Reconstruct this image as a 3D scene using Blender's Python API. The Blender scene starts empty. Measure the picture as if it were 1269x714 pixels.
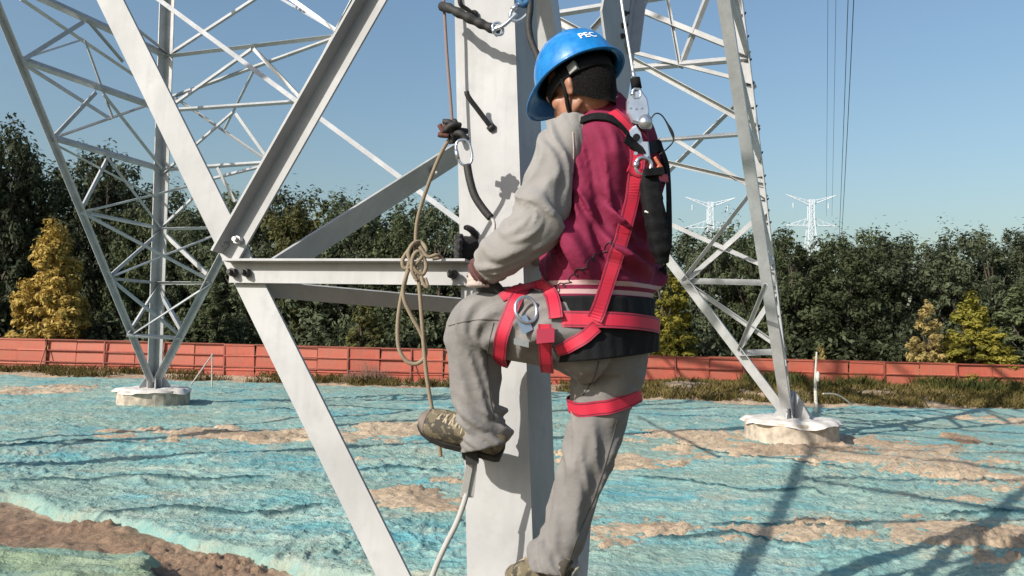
import bpy, math, random
import numpy as np
from mathutils import Vector, Matrix
from mathutils.bvhtree import BVHTree

# ------------------------------------------------------------------ camera, sky, sun, exposure
scene = bpy.context.scene
col = scene.collection
CAM_H = 1.8
PITCH = math.radians(3.15)
ROLL = math.radians(1.2)
FPX = 1000.0                       # focal length for a 1269 px wide frame
fw = Vector((0, math.cos(PITCH), math.sin(PITCH)))
u0 = Vector((0, -math.sin(PITCH), math.cos(PITCH)))
r0 = Vector((1, 0, 0))
cr = r0 * math.cos(ROLL) + u0 * math.sin(ROLL)
cu = u0 * math.cos(ROLL) - r0 * math.sin(ROLL)
eye = Vector((0, 0, CAM_H))
cam_data = bpy.data.cameras.new('camera')
cam = bpy.data.objects.new('camera', cam_data)
col.objects.link(cam)
cam.matrix_world = Matrix(((cr.x, cu.x, -fw.x, eye.x), (cr.y, cu.y, -fw.y, eye.y),
                           (cr.z, cu.z, -fw.z, eye.z), (0, 0, 0, 1)))
cam_data.sensor_width = 36.0
cam_data.lens = 36.0 * FPX / 1269.0
cam_data.clip_start = 0.05
cam_data.clip_end = 5000
scene.camera = cam

SUN_EL = math.radians(31)
SUN_TRAVEL = Vector((0.75, 0.66, 0)).normalized()      # where the shadows point
sun_dir = Vector((SUN_TRAVEL.x * math.cos(SUN_EL), SUN_TRAVEL.y * math.cos(SUN_EL), -math.sin(SUN_EL)))
world = bpy.data.worlds.new('World')
scene.world = world
world.use_nodes = True
wn = world.node_tree
bg = wn.nodes['Background']
sky = wn.nodes.new('ShaderNodeTexSky')
sky.sky_type = 'NISHITA'
sky.sun_disc = False
sky.sun_elevation = SUN_EL
sky.sun_rotation = math.atan2(-SUN_TRAVEL.x, -SUN_TRAVEL.y)
sky.altitude = 50
sky.air_density = 1.6
sky.dust_density = 2.6
sky.ozone_density = 4.6
wn.links.new(sky.outputs[0], bg.inputs[0])
bg.inputs[1].default_value = 0.118
sd = bpy.data.lights.new('sun', 'SUN')
sd.energy = 5.0
sd.angle = math.radians(0.5)
sd.color = (1.0, 0.95, 0.87)
sun = bpy.data.objects.new('sun', sd)
col.objects.link(sun)
sun.rotation_euler = sun_dir.to_track_quat('-Z', 'Y').to_euler()
vs = scene.view_settings
vs.view_transform = 'Standard'
vs.look = 'None'
vs.exposure = 0.25
vs.gamma = 1.0
vs.use_curve_mapping = False

# ------------------------------------------------------------------ measuring helpers
def ray(px, py):
    return fw + cr * ((px - 634.5) / FPX) - cu * ((py - 357.0) / FPX)
def at(px, py, depth):
    d = ray(px, py)
    return eye + d * (depth / d.y)
def on_plane(px, py, p, n):
    d = ray(px, py)
    return eye + d * ((p - eye).dot(n) / d.dot(n))
def ground_at(px, py, z=0.0):
    d = ray(px, py)
    return eye + d * ((z - eye.z) / d.z)

# ------------------------------------------------------------------ noise
_rng = np.random.RandomState(7)
_perm = np.concatenate([_rng.permutation(256)] * 3)
_grad = _rng.normal(size=(256, 3)); _grad /= np.linalg.norm(_grad, axis=1)[:, None]
def pnoise(P):
    P = np.asarray(P, dtype=np.float64)
    I = np.floor(P).astype(np.int64); F = P - I; I &= 255
    U = F * F * F * (F * (F * 6 - 15) + 10)
    out = np.zeros(len(P))
    for dx in (0, 1):
        wx = U[:, 0] if dx else 1 - U[:, 0]
        for dy in (0, 1):
            wy = U[:, 1] if dy else 1 - U[:, 1]
            for dz in (0, 1):
                wz = U[:, 2] if dz else 1 - U[:, 2]
                h = _perm[_perm[_perm[(I[:, 0] + dx) & 255] + ((I[:, 1] + dy) & 255)] + ((I[:, 2] + dz) & 255)]
                g = _grad[h]
                out += wx * wy * wz * ((F[:, 0] - dx) * g[:, 0] + (F[:, 1] - dy) * g[:, 1] + (F[:, 2] - dz) * g[:, 2])
    return out * 1.6
def fbm(P, octaves=4, gain=0.5):
    P = np.asarray(P, dtype=np.float64); a = 1.0; s = np.zeros(len(P)); t = 0
    for k in range(octaves):
        s += a * pnoise(P + 13.7 * k); t += a; a *= gain; P = P * 2.03
    return s / t * 1.3
_g2 = np.stack([np.cos(np.arange(256) * 2.399963), np.sin(np.arange(256) * 2.399963)], 1).astype(np.float32)
def pnoise2(x, y, seed):
    k = int(seed * 37) & 255
    ix = np.floor(x).astype(np.int32); iy = np.floor(y).astype(np.int32); fx = (x - ix).astype(np.float32); fy = (y - iy).astype(np.float32); ix &= 255; iy &= 255
    ux = fx * fx * fx * (fx * (fx * 6 - 15) + 10); uy = fy * fy * fy * (fy * (fy * 6 - 15) + 10)
    def g(a, b, dx, dy):
        h = _perm[_perm[_perm[(ix + a) & 255] + ((iy + b) & 255)] + k]; v = _g2[h]
        return v[:, 0] * dx + v[:, 1] * dy
    n0 = g(0, 0, fx, fy) * (1 - ux) + g(1, 0, fx - 1, fy) * ux; n1 = g(0, 1, fx, fy - 1) * (1 - ux) + g(1, 1, fx - 1, fy - 1) * ux
    return (n0 * (1 - uy) + n1 * uy) * 1.45
def n2(x, y, sx, sy, seed=0.0, octaves=3):
    a = 1.0; t = 0; s = np.zeros(len(x), np.float32); X = np.asarray(x) * sx; Y = np.asarray(y) * sy
    for k in range(octaves):
        s += a * pnoise2(X, Y, seed + 0.61 * k); t += a; a *= 0.5; X = X * 2.03 + 5.3; Y = Y * 2.03 + 9.1
    return s / t * 1.3
def sstep(a, b, x):
    t = np.clip((x - a) / (b - a), 0, 1)
    return t * t * (3 - 2 * t)

# ------------------------------------------------------------------ object helpers
def tag(o, label=None, cat=None, group=None, kind=None):
    if label: o['label'] = label
    if cat: o['category'] = cat
    if group: o['group'] = group
    if kind: o['kind'] = kind
    return o
def empty(name, loc=(0, 0, 0)):
    o = bpy.data.objects.new(name, None)
    o.empty_display_size = 0.2
    o.location = loc
    col.objects.link(o)
    return o
def link_mesh(name, me, m=None, parent=None, smooth=False):
    o = bpy.data.objects.new(name, me)
    col.objects.link(o)
    if m is not None and len(me.materials) == 0: me.materials.append(m)
    if smooth and len(me.polygons):
        me.polygons.foreach_set('use_smooth', [True] * len(me.polygons))
    if parent is not None:
        o.parent = parent
        loc = Vector((0, 0, 0)); p = parent
        while p is not None:
            loc += p.location; p = p.parent
        o.location = -loc                       # mesh is given in world space
    return o
def mesh_from(V, F, name='mesh'):
    me = bpy.data.meshes.new(name)
    me.from_pydata([tuple(v) for v in V], [], [tuple(f) for f in F])
    me.update()
    return me
def fast_mesh(V, Q, name='mesh'):
    """V (n,3) float, Q (m,k) int with constant k"""
    V = np.ascontiguousarray(V, dtype=np.float32); Q = np.ascontiguousarray(Q, dtype=np.int32)
    me = bpy.data.meshes.new(name)
    k = Q.shape[1]
    me.vertices.add(len(V)); me.vertices.foreach_set('co', V.ravel())
    me.loops.add(Q.size); me.loops.foreach_set('vertex_index', Q.ravel())
    me.polygons.add(len(Q)); me.polygons.foreach_set('loop_start', np.arange(0, Q.size, k, dtype=np.int32))
    me.update(calc_edges=True)
    me.validate()
    return me
class MB:
    """collects pieces in world space into one mesh"""
    def __init__(s): s.v = []; s.f = []
    def add(s, V, F):
        b = len(s.v); s.v += [Vector(v) for v in V]; s.f += [tuple(i + b for i in f) for f in F]
        return s
    def box(s, c, sz, ax=None):
        c = Vector(c); X, Y, Z = ax if ax else (Vector((1, 0, 0)), Vector((0, 1, 0)), Vector((0, 0, 1)))
        V = [c + X * (sz[0] / 2 * i) + Y * (sz[1] / 2 * j) + Z * (sz[2] / 2 * k) for k in (-1, 1) for j in (-1, 1) for i in (-1, 1)]
        return s.add(V, [(0, 2, 3, 1), (4, 5, 7, 6), (0, 1, 5, 4), (2, 6, 7, 3), (0, 4, 6, 2), (1, 3, 7, 5)])
    def cyl(s, p0, p1, r0, r1=None, n=8, cap=True):
        if r1 is None: r1 = r0
        p0 = Vector(p0); p1 = Vector(p1); a = (p1 - p0).normalized()
        x = a.orthogonal().normalized(); y = a.cross(x)
        V = []
        for p, r in ((p0, r0), (p1, r1)):
            for i in range(n):
                t = 2 * math.pi * i / n
                V.append(p + x * (r * math.cos(t)) + y * (r * math.sin(t)))
        F = [(i, (i + 1) % n, n + (i + 1) % n, n + i) for i in range(n)]
        if cap: F += [tuple(range(n - 1, -1, -1)), tuple(range(n, 2 * n))]
        return s.add(V, F)
    def tube(s, pts, r, n=8, sub=6, closed=False):
        P = smooth_path(pts, sub, closed); R = r if callable(r) else (lambda t: r)
        m = len(P); V = []; prev = None
        for i, p in enumerate(P):
            a = (P[(i + 1) % m] - P[i - 1]) if closed else (P[min(i + 1, m - 1)] - P[max(i - 1, 0)])
            a = a.normalized() if a.length > 1e-9 else Vector((0, 0, 1))
            x = (prev - a * prev.dot(a)) if prev is not None else a.orthogonal()
            if x.length < 1e-6: x = a.orthogonal()
            x.normalize(); prev = x; y = a.cross(x); rr = R(i / max(1, m - 1))
            V += [p + x * (rr * math.cos(2 * math.pi * k / n)) + y * (rr * math.sin(2 * math.pi * k / n)) for k in range(n)]
        F = []
        for i in range(m if closed else m - 1):
            j = (i + 1) % m
            F += [(i * n + k, i * n + (k + 1) % n, j * n + (k + 1) % n, j * n + k) for k in range(n)]
        if not closed: F += [tuple(range(n - 1, -1, -1)), tuple((m - 1) * n + k for k in range(n))]
        return s.add(V, F)
    def build(s, name, m, parent=None, smooth=False):
        return link_mesh(name, mesh_from(s.v, s.f, name), m, parent, smooth)
def smooth_path(pts, sub=6, closed=False):
    P = [Vector(p) for p in pts]; n = len(P)
    if n < 3 or sub <= 1: return P
    out = []
    for i in range(n if closed else n - 1):
        if closed: a, b, c, d = P[i - 1], P[i], P[(i + 1) % n], P[(i + 2) % n]
        else: a, b, c, d = P[max(i - 1, 0)], P[i], P[i + 1], P[min(i + 2, n - 1)]
        for k in range(sub):
            t = k / sub
            out.append(0.5 * ((2 * b) + (c - a) * t + (2 * a - 5 * b + 4 * c - d) * t * t + (3 * b - a - 3 * c + d) * t ** 3))
    if not closed: out.append(P[-1])
    return out

# ------------------------------------------------------------------ materials
def srgb(r, g, b):
    return tuple(((c / 255) / 12.92 if c / 255 <= 0.04045 else ((c / 255 + 0.055) / 1.055) ** 2.4) for c in (r, g, b)) + (1,)
def new_mat(name):
    m = bpy.data.materials.new(name); m.use_nodes = True
    nt = m.node_tree; return m, nt, nt.nodes['Principled BSDF']
def nnode(nt, t, **kw):
    n = nt.nodes.new(t)
    for k, v in kw.items():
        if k in n.inputs: n.inputs[k].default_value = v
        else: setattr(n, k, v)
    return n
def coords(nt, kind='Object', scale=None):
    tc = nt.nodes.new('ShaderNodeTexCoord')
    if scale is None: return tc.outputs[kind]
    mp = nt.nodes.new('ShaderNodeMapping'); mp.inputs['Scale'].default_value = scale
    nt.links.new(tc.outputs[kind], mp.inputs[0]); return mp.outputs[0]
def noise_node(nt, vec, scale, detail=4, rough=0.55):
    n = nt.nodes.new('ShaderNodeTexNoise'); n.inputs['Scale'].default_value = scale
    n.inputs['Detail'].default_value = detail; n.inputs['Roughness'].default_value = rough
    nt.links.new(vec, n.inputs['Vector']); return n.outputs['Fac']
def ramp(nt, fac, stops):
    r = nt.nodes.new('ShaderNodeValToRGB'); e = r.color_ramp.elements
    while len(e) < len(stops): e.new(0.5)
    for k, (p, c) in enumerate(stops): e[k].position = p; e[k].color = c if len(c) == 4 else tuple(c) + (1,)
    nt.links.new(fac, r.inputs[0]); return r.outputs[0]
def mix(nt, fac, a, b, blend='MIX'):
    n = nt.nodes.new('ShaderNodeMix'); n.data_type = 'RGBA'; n.blend_type = blend
    for s, v in ((0, fac), (6, a), (7, b)):
        if hasattr(v, 'links') or hasattr(v, 'is_linked'): nt.links.new(v, n.inputs[s])
        elif s == 0: n.inputs[0].default_value = v
        else: n.inputs[s].default_value = v if len(v) == 4 else tuple(v) + (1,)
    return n.outputs[2]
def bump(nt, bsdf, height, strength=0.3, dist=0.01):
    b = nt.nodes.new('ShaderNodeBump'); b.inputs['Strength'].default_value = strength; b.inputs['Distance'].default_value = dist
    nt.links.new(height, b.inputs['Height']); nt.links.new(b.outputs[0], bsdf.inputs['Normal'])
def simple(name, c, rough=0.6, metal=0.0, var=0.15, scale=20, bmp=0.0, bdist=0.002, detail=4):
    m, nt, b = new_mat(name)
    b.inputs['Roughness'].default_value = rough; b.inputs['Metallic'].default_value = metal
    v = coords(nt); f = noise_node(nt, v, scale, detail)
    lo = tuple(x * (1 - var) for x in c[:3]); hi = tuple(min(1, x * (1 + var)) for x in c[:3])
    nt.links.new(ramp(nt, f, [(0.3, lo), (0.7, hi)]), b.inputs['Base Color'])
    if bmp: bump(nt, b, f, bmp, bdist)
    return m
def galvanised(name, base=0.62, tint=(1, 1, 1), stain=0.25, scale=9, rough=0.42, metal=0.25):
    m, nt, b = new_mat(name)
    v = coords(nt); big = noise_node(nt, v, scale * 0.35, 5, 0.6); fine = noise_node(nt, v, scale * 5, 3); mid = noise_node(nt, v, scale * 1.3, 6, 0.65)
    streak = noise_node(nt, coords(nt, 'Object', (14, 14, 1.4)), 1.6, 4, 0.6)
    c0 = tuple(base * t for t in tint); c1 = tuple(base * (1 - stain) * t for t in tint)
    c = mix(nt, ramp(nt, big, [(0.35, (0, 0, 0)), (0.68, (1, 1, 1))]), c0, c1)
    c = mix(nt, ramp(nt, streak, [(0.5, (0, 0, 0)), (0.75, (0.5, 0.5, 0.5))]), c, tuple(base * 0.72 * t for t in tint))
    c = mix(nt, ramp(nt, fine, [(0.4, (0, 0, 0)), (0.6, (0.12, 0.12, 0.12))]), c, (0.35, 0.36, 0.38))
    c = mix(nt, ramp(nt, mid, [(0.52, (0, 0, 0)), (0.72, (0.45, 0.45, 0.45))]), c, tuple(base * 0.66 * t for t in tint))
    nt.links.new(c, b.inputs['Base Color'])
    b.inputs['Roughness'].default_value = rough; b.inputs['Metallic'].default_value = metal
    b.inputs['Specular IOR Level'].default_value = 0.25
    bump(nt, b, fine, 0.06, 0.002)
    return m
M = {}
M['steel'] = galvanised('galvanised_steel', 0.50)
M['steel_near'] = galvanised('galvanised_steel_near', 0.43, (1, 0.995, 0.985), 0.24, 7, 0.6, 0.0)
M['bolt'] = simple('bolt_steel', (0.42, 0.42, 0.42), 0.4, 0.6, 0.2, 40)
M['dark_bolt'] = simple('dark_bolt', (0.035, 0.033, 0.032), 0.6, 0.2, 0.3, 40)
M['chrome'] = simple('forged_steel', (0.62, 0.65, 0.70), 0.25, 0.85, 0.08, 30)
M['black_rubber'] = simple('black_webbing', (0.009, 0.009, 0.010), 0.85, 0, 0.4, 60, 0.3)
M['black_rubber'].node_tree.nodes['Principled BSDF'].inputs['Specular IOR Level'].default_value = 0.15

# ------------------------------------------------------------------ ground, soil, dust net
FENCE_A = Vector((-18.7, 29.5, 0)); FENCE_B = Vector((16.5, 26.0, 0))
FDIR = (FENCE_B - FENCE_A).normalized()
def fence_y(x): return FENCE_A.y + (x - FENCE_A.x) * FDIR.y / FDIR.x
def patch(px, py, rx, ry, w=1.0):
    c = ground_at(px, py); a = ground_at(px, py - ry); b = ground_at(px, py + ry)
    return (c.x, c.y, rx * c.y / FPX, max(0.18, abs(a.y - b.y) / 2), w)
# bare earth showing between the nets: (centre, radii, strength)
PATCHES = [patch(*p) for p in (
    (330, 540, 200, 10, 1.05), (500, 536, 100, 9, 1.1), (60, 484, 60, 7, 1.2), (500, 622, 75, 13, 1.25),
    (560, 630, 40, 9, .8), (1000, 556, 200, 16, 1.2), (1110, 575, 120, 15, 1.35), (880, 543, 100, 9, 1.0), (1235, 600, 80, 13, 1.0),
    (760, 572, 110, 12, 1.0), (1150, 660, 210, 17, 1.1), (930, 662, 110, 14, 1.0), (1190, 546, 25, 7, .9), (1240, 522, 50, 6, .9),
    (760, 660, 100, 22, .95), (1090, 640, 60, 9, .7), (1210, 622, 40, 7, .8), (440, 570, 40, 5, .6), (1230, 695, 50, 10, .8),
    (560, 600, 50, 6, .6), (870, 590, 60, 6, .55), (640, 560, 60, 8, .8))]
EDGE1 = [ground_at(*p) for p in ((-400, 575), (-150, 604), (0, 618), (70, 628), (150, 646), (240, 674), (330, 696), (430, 714), (560, 760), (700, 860))]
EDGE2 = [ground_at(*p) for p in ((-420, 640), (-200, 632), (0, 634), (60, 642), (120, 656), (165, 676), (195, 705), (225, 760))]
def edge_y(E, x):
    return np.interp(x, [p.x for p in sorted(E, key=lambda p: p.x)], [p.y for p in sorted(E, key=lambda p: p.x)])
def base_h(x, y):
    h = 0.05 * n2(x, y, 0.16, 0.2, 3.1) + 0.03 * n2(x, y, 0.6, 0.8, 9.2)
    d = fence_y(x) - y                                   # metres in front of the fence
    right = sstep(2.2, 5.2, x)
    h = h + right * 0.40 * np.exp(-((d - 2.6) / 1.7) ** 2) * (1 + 0.25 * n2(x, y, 0.7, 0.5, 21.0))
    h = h + (1 - right) * 0.10 * np.exp(-((d - 0.6) / 0.9) ** 2)
    far = np.clip(-d - 1, 0, 5)
    h = h - 0.05 * far * right
    return h
def soil_mask(x, y):
    m = np.zeros_like(x)
    wob = 0.55 * n2(x, y, 0.9, 1.3, 40.0, 4)
    for cx, cy, rx, ry, w in PATCHES:
        q = ((x - cx) / rx) ** 2 + ((y - cy) / ry) ** 2
        m = np.maximum(m, w * np.exp(-q * 0.8) * 1.25)
    m = m + wob * 0.55 * (m > 0.02) + 0.62 * n2(x, y, 1.7, 3.0, 44.0, 5) * (m > 0.02)
    e1 = edge_y(EDGE1, x) + 0.25 * n2(x, y, 1.1, 1.1, 61.0, 3)
    trench = sstep(-0.10, 0.12, e1 - y)
    d = fence_y(x) - y
    lim = np.where(x > 2.0, 5.4, 2.6) + 0.8 * n2(x, y, 0.25, 0.02, 71.0, 3)
    edge = sstep(0.35, -0.35, d - lim)
    return m, trench, edge
def clods(x, y):
    a = n2(x, y, 3.4, 3.4, 5.0, 5); b = n2(x, y, 1.3, 1.3, 8.0, 3); c = n2(x, y, 11., 9., 6.0, 3)
    return np.abs(a) * 0.06 + b * 0.05 + np.abs(c) * 0.09 * sstep(-.3, .4, n2(x, y, .8, .8, 7., 2))
def soil_h(x, y):
    m, tr, ed = soil_mask(x, y)
    e2 = edge_y(EDGE2, x)
    m2 = np.clip(m, 0, 1.3)
    rise = sstep(0.36, 0.95, m2) * 0.095 + 0.0
    clear = np.maximum(np.maximum(sstep(.4, .8, m2), tr), ed)
    return base_h(x, y) - 0.06 + rise + clods(x, y) * (0.25 + 0.75 * clear) + 0.02 * ed + 0.0 * tr, clear
CREASE_LINES = [[ground_at(*p) for p in ln] for ln in (
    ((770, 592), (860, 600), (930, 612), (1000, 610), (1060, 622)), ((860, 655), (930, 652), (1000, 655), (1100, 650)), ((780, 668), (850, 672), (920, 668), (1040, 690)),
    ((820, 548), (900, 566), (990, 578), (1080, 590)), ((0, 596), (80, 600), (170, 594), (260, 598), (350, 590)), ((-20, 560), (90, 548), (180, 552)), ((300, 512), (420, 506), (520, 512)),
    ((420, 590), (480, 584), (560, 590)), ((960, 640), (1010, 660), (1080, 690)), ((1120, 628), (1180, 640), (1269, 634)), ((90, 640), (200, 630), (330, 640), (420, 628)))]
def crease_lines(x, y):  # fold lines of the net: a raised ridge, also the mask for painted shade
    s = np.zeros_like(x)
    for ln in CREASE_LINES:
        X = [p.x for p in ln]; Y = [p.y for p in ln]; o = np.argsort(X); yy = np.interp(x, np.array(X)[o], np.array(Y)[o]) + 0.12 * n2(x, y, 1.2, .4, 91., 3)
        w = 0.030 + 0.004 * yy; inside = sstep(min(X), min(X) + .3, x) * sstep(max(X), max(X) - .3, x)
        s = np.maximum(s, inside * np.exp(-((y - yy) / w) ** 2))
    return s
def net_h(x, y):
    m, tr, ed = soil_mask(x, y)
    # lumps of earth pressing up from below
    h = base_h(x, y) + 0.012 + 0.034 * n2(x, y, 0.9, 1.1, 15.0, 3) + 0.026 * np.abs(n2(x, y, 4.6, 5.2, 18.0, 3))
    # creases, pulled mostly across the picture, warped and broken up
    wx = x + 0.7 * n2(x, y, 0.5, 0.5, 27.0); wy = y + 0.55 * n2(x, y, 0.42, 0.5, 24.0)
    for k, (sx, sy, amp, rot, pw) in enumerate(((0.25, 1.3, .022, 0.55, 12), (0.4, 2.2, .024, -0.35, 12), (0.6, 3.4, .030, 0.85, 8), (1.1, 4.2, .028, -.8, 7), (2.0, 6.0, .022, 0.3, 5), (3.4, 8.0, .018, 1.1, 4), (7., 12., .010, -.5, 2.5))):
        c, s = math.cos(rot), math.sin(rot)
        X = wx * c + wy * s; Y = -wx * s + wy * c
        r = 1 - np.abs(n2(X, Y, sx, sy, 30.0 + 3 * k, 2)) * 2.2
        loc = sstep(-0.25, 0.35, n2(x, y, 0.30, 0.5, 50.0 + k, 2))
        h = h + amp * np.clip(r, 0, 1) ** pw * (0.12 + 0.88 * loc)
    h = h + 0.035 * crease_lines(x, y)
    h = h - 0.30 * tr - 0.25 * sstep(0.3, 1, ed)
    e1 = edge_y(EDGE1, x)
    h = h + 0.05 * np.exp(-((y - e1 - 0.18 - .2 * n2(x, y, .8, .8, 66., 2)) / 0.12) ** 2) * sstep(-.2, .3, n2(x, y, .9, .3, 67., 2))             # turned-up hem above the trench
    return h
def fan_grid(y0, y1, ny, a0, a1, nx):
    Y = np.exp(np.linspace(math.log(y0), math.log(y1), ny)); A = np.linspace(a0, a1, nx)
    yy, aa = np.meshgrid(Y, A, indexing='ij')
    return (aa * (yy + 2.0)).ravel(), yy.ravel()
def grid_faces(ny, nx):
    i = np.arange(ny * nx).reshape(ny, nx)
    return np.stack([i[:-1, :-1].ravel(), i[:-1, 1:].ravel(), i[1:, 1:].ravel(), i[1:, :-1].ravel()], 1)

# soil
def soil_material():
    m, nt, b = new_mat('dry_earth')
    v = coords(nt)
    big = noise_node(nt, v, 0.5, 5); mid = noise_node(nt, v, 3.5, 6, 0.65); fine = noise_node(nt, v, 22, 5, 0.7)
    at_ = nt.nodes.new('ShaderNodeAttribute'); at_.attribute_name = 'dark_earth'
    pale = mix(nt, ramp(nt, mid, [(0.35, (0, 0, 0)), (0.7, (1, 1, 1))]), srgb(210, 188, 160), srgb(182, 158, 130))
    dark = mix(nt, ramp(nt, mid, [(0.35, (0, 0, 0)), (0.7, (1, 1, 1))]), srgb(164, 134, 108), srgb(124, 98, 78))
    c = mix(nt, at_.outputs['Fac'], pale, dark)
    c = mix(nt, ramp(nt, fine, [(0.45, (0, 0, 0)), (0.70, (0.7, 0.7, 0.7))]), c, srgb(96, 78, 62))
    c = mix(nt, ramp(nt, big, [(0.55, (0, 0, 0)), (0.75, (0.35, 0.35, 0.35))]), c, srgb(120, 112, 78))
    nt.links.new(c, b.inputs['Base Color']); b.inputs['Roughness'].default_value = 0.95
    cl = noise_node(nt, v, 9, 8, 0.75); bump(nt, b, cl, 0.9, 0.05)
    return m
M['soil'] = soil_material()
NY, NX = 540, 760
gx, gy = fan_grid(2.2, 60, NY, -1.05, 1.05, NX)
gz, gclear = soil_h(gx, gy)
# carry the sheet on past the wood to the horizon, and back behind the photographer
V = np.stack([gx, gy, gz], 1)
me = fast_mesh(V, grid_faces(NY, NX), 'ground')
m_, tr_, ed_ = soil_mask(gx, gy)
dk = np.clip(tr_ * 0.9 + sstep(0.0, 0.3, n2(gx, gy, .4, .5, 90.)) * 0.35 + 0.8 * np.exp(-((gx - 7.6) / 1.6) ** 2 - ((gy - 14.2) / 1.0) ** 2) + 0.35 * ed_, 0, 1)
a_ = me.attributes.new('dark_earth', 'FLOAT', 'POINT'); a_.data.foreach_set('value', dk.astype(np.float32))
ground = link_mesh('ground', me, M['soil'], None, True); tag(ground, kind='structure')
R_ = 2500.0
bm_ = MB()
bm_.add([(-R_, -R_, -0.25), (R_, -R_, -0.25), (R_, R_, -0.25), (-R_, R_, -0.25)], [(0, 1, 2, 3)])
terrain = bm_.build('terrain', simple('field_earth', (0.12, 0.11, 0.06), 0.95, 0, 0.3, 0.2)); tag(terrain, kind='structure')

# dust net
def net_material(name, tint):
    m, nt, b = new_mat(name)
    v = coords(nt); big = noise_node(nt, v, 0.42, 5, 0.6); mid = noise_node(nt, coords(nt, 'Object', (0.8, 1.5, 1)), 1.5, 6, 0.65)
    fine = noise_node(nt, v, 14, 5, 0.7); long_ = noise_node(nt, coords(nt, 'Object', (0.35, 2.2, 1)), 1.0, 4, 0.6)
    blue = tint[0]; pale = tint[1]; dust = tint[2]
    c = mix(nt, ramp(nt, big, [(0.36, (0, 0, 0)), (0.56, (1, 1, 1))]), blue, pale)
    c = mix(nt, ramp(nt, mid, [(0.42, (0, 0, 0)), (0.66, (0.9, 0.9, 0.9))]), c, dust)
    c = mix(nt, ramp(nt, long_, [(0.55, (0, 0, 0)), (0.70, (0.7, 0.7, 0.7))]), c, srgb(80, 154, 168))
    c = mix(nt, ramp(nt, fine, [(0.5, (0, 0, 0)), (0.72, (0.45, 0.45, 0.45))]), c, tint[3])
    silt = noise_node(nt, coords(nt, 'Object', (0.30, 0.42, 1)), 1.0, 6, 0.68); c = mix(nt, ramp(nt, silt, [(0.44, (0, 0, 0)), (0.60, (0.75, 0.75, 0.75))]), c, tint[4])
    spk = noise_node(nt, coords(nt, 'Object', (2.6, 5.0, 1)), 1.6, 5, 0.7); wash = noise_node(nt, coords(nt, 'Object', (0.8, 1.2, 1)), 1.3, 7, 0.72); c = mix(nt, ramp(nt, wash, [(0.54, (0, 0, 0)), (0.66, (0.6, 0.6, 0.6))]), c, srgb(168, 160, 138))
    c = mix(nt, ramp(nt, spk, [(0.60, (0, 0, 0)), (0.68, (0.55, 0.55, 0.55))]), c, srgb(62, 92, 92))
    hm = nt.nodes.new('ShaderNodeAttribute'); hm.attribute_name = 'crease_shade'; c = mix(nt, ramp(nt, hm.outputs['Fac'], [(.2, (0, 0, 0)), (.8, (.85, .85, .85))]), c, srgb(44, 74, 80))  # dark teal along the fold lines paints in the shade of the creases
    nt.links.new(c, b.inputs['Base Color']); b.inputs['Roughness'].default_value = 0.95; b.inputs['Specular IOR Level'].default_value = 0.08
    w = nt.nodes.new('ShaderNodeTexNoise'); w.inputs['Scale'].default_value = 28; w.inputs['Detail'].default_value = 5; w.inputs['Roughness'].default_value = .7
    nt.links.new(v, w.inputs['Vector'])
    def crease(sc, sx, sy):
        f_ = noise_node(nt, coords(nt, 'Object', (sx, sy, 1)), sc, 3, 0.6); s_ = nnode(nt, 'ShaderNodeMath', operation='SUBTRACT'); nt.links.new(f_, s_.inputs[0]); s_.inputs[1].default_value = 0.5
        a_ = nnode(nt, 'ShaderNodeMath', operation='ABSOLUTE'); nt.links.new(s_.outputs[0], a_.inputs[0]); return a_.outputs[0]
    def plus(p_, q_):
        a_ = nnode(nt, 'ShaderNodeMath', operation='ADD'); nt.links.new(p_, a_.inputs[0]); nt.links.new(q_, a_.inputs[1]); return a_.outputs[0]
    hgt = plus(plus(crease(4.0, .7, 1.3), crease(7.0, 1.2, .8)), plus(crease(14., .8, 1.2), crease(2.2, .5, 1.2))); bump(nt, b, hgt, 0.75, 0.04)
    return m
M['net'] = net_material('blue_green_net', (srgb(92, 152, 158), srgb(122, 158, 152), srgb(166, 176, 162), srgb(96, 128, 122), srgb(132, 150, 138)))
M['net2'] = net_material('grey_green_net', (srgb(104, 138, 120), srgb(138, 152, 122), srgb(150, 156, 136), srgb(84, 108, 92), srgb(130, 148, 124)))
NY, NX = 700, 760
nx_, ny_ = fan_grid(3.4, 30, NY, -0.98, 0.98, NX)
nz_ = net_h(nx_, ny_)
m_, tr_, ed_ = soil_mask(nx_, ny_)
keep = (tr_ < 0.985) & (ed_ < 0.97)
Q = grid_faces(NY, NX); Q = Q[keep[Q].all(1)]
used = np.unique(Q); remap = np.full(len(nx_), -1); remap[used] = np.arange(len(used))
me = fast_mesh(np.stack([nx_, ny_, nz_], 1)[used], remap[Q], 'dust_net'); a_ = me.attributes.new('crease_shade', 'FLOAT', 'POINT'); a_.data.foreach_set('value', crease_lines(nx_, ny_)[used].astype(np.float32))
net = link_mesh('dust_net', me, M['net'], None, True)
tag(net, 'creased turquoise dust net spread over the earth across the whole site', 'net')
NY, NX = 150, 220
sx_, sy_ = np.meshgrid(np.linspace(-7.5, -1.5, NX), np.linspace(3.0, 6.2, NY)); sx_ = sx_.ravel(); sy_ = sy_.ravel()
sz_ = base_h(sx_, sy_) + 0.11 + 0.05 * n2(sx_, sy_, 1.1, 1.4, 15., 3) + 0.03 * np.clip(1 - np.abs(n2(sx_, sy_, 1.1, 3.2, 77., 2)) * 2.2, 0, 1) ** 2 + 0.02 * np.abs(n2(sx_, sy_, 5, 6, 18.))
e2 = edge_y(EDGE2, sx_) + 0.28 * n2(sx_, sy_, 1.3, 1.3, 81., 4); keep = sy_ < e2
sz_ = sz_ - 0.07 * sstep(0.25, 0.0, e2 - sy_)
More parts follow.
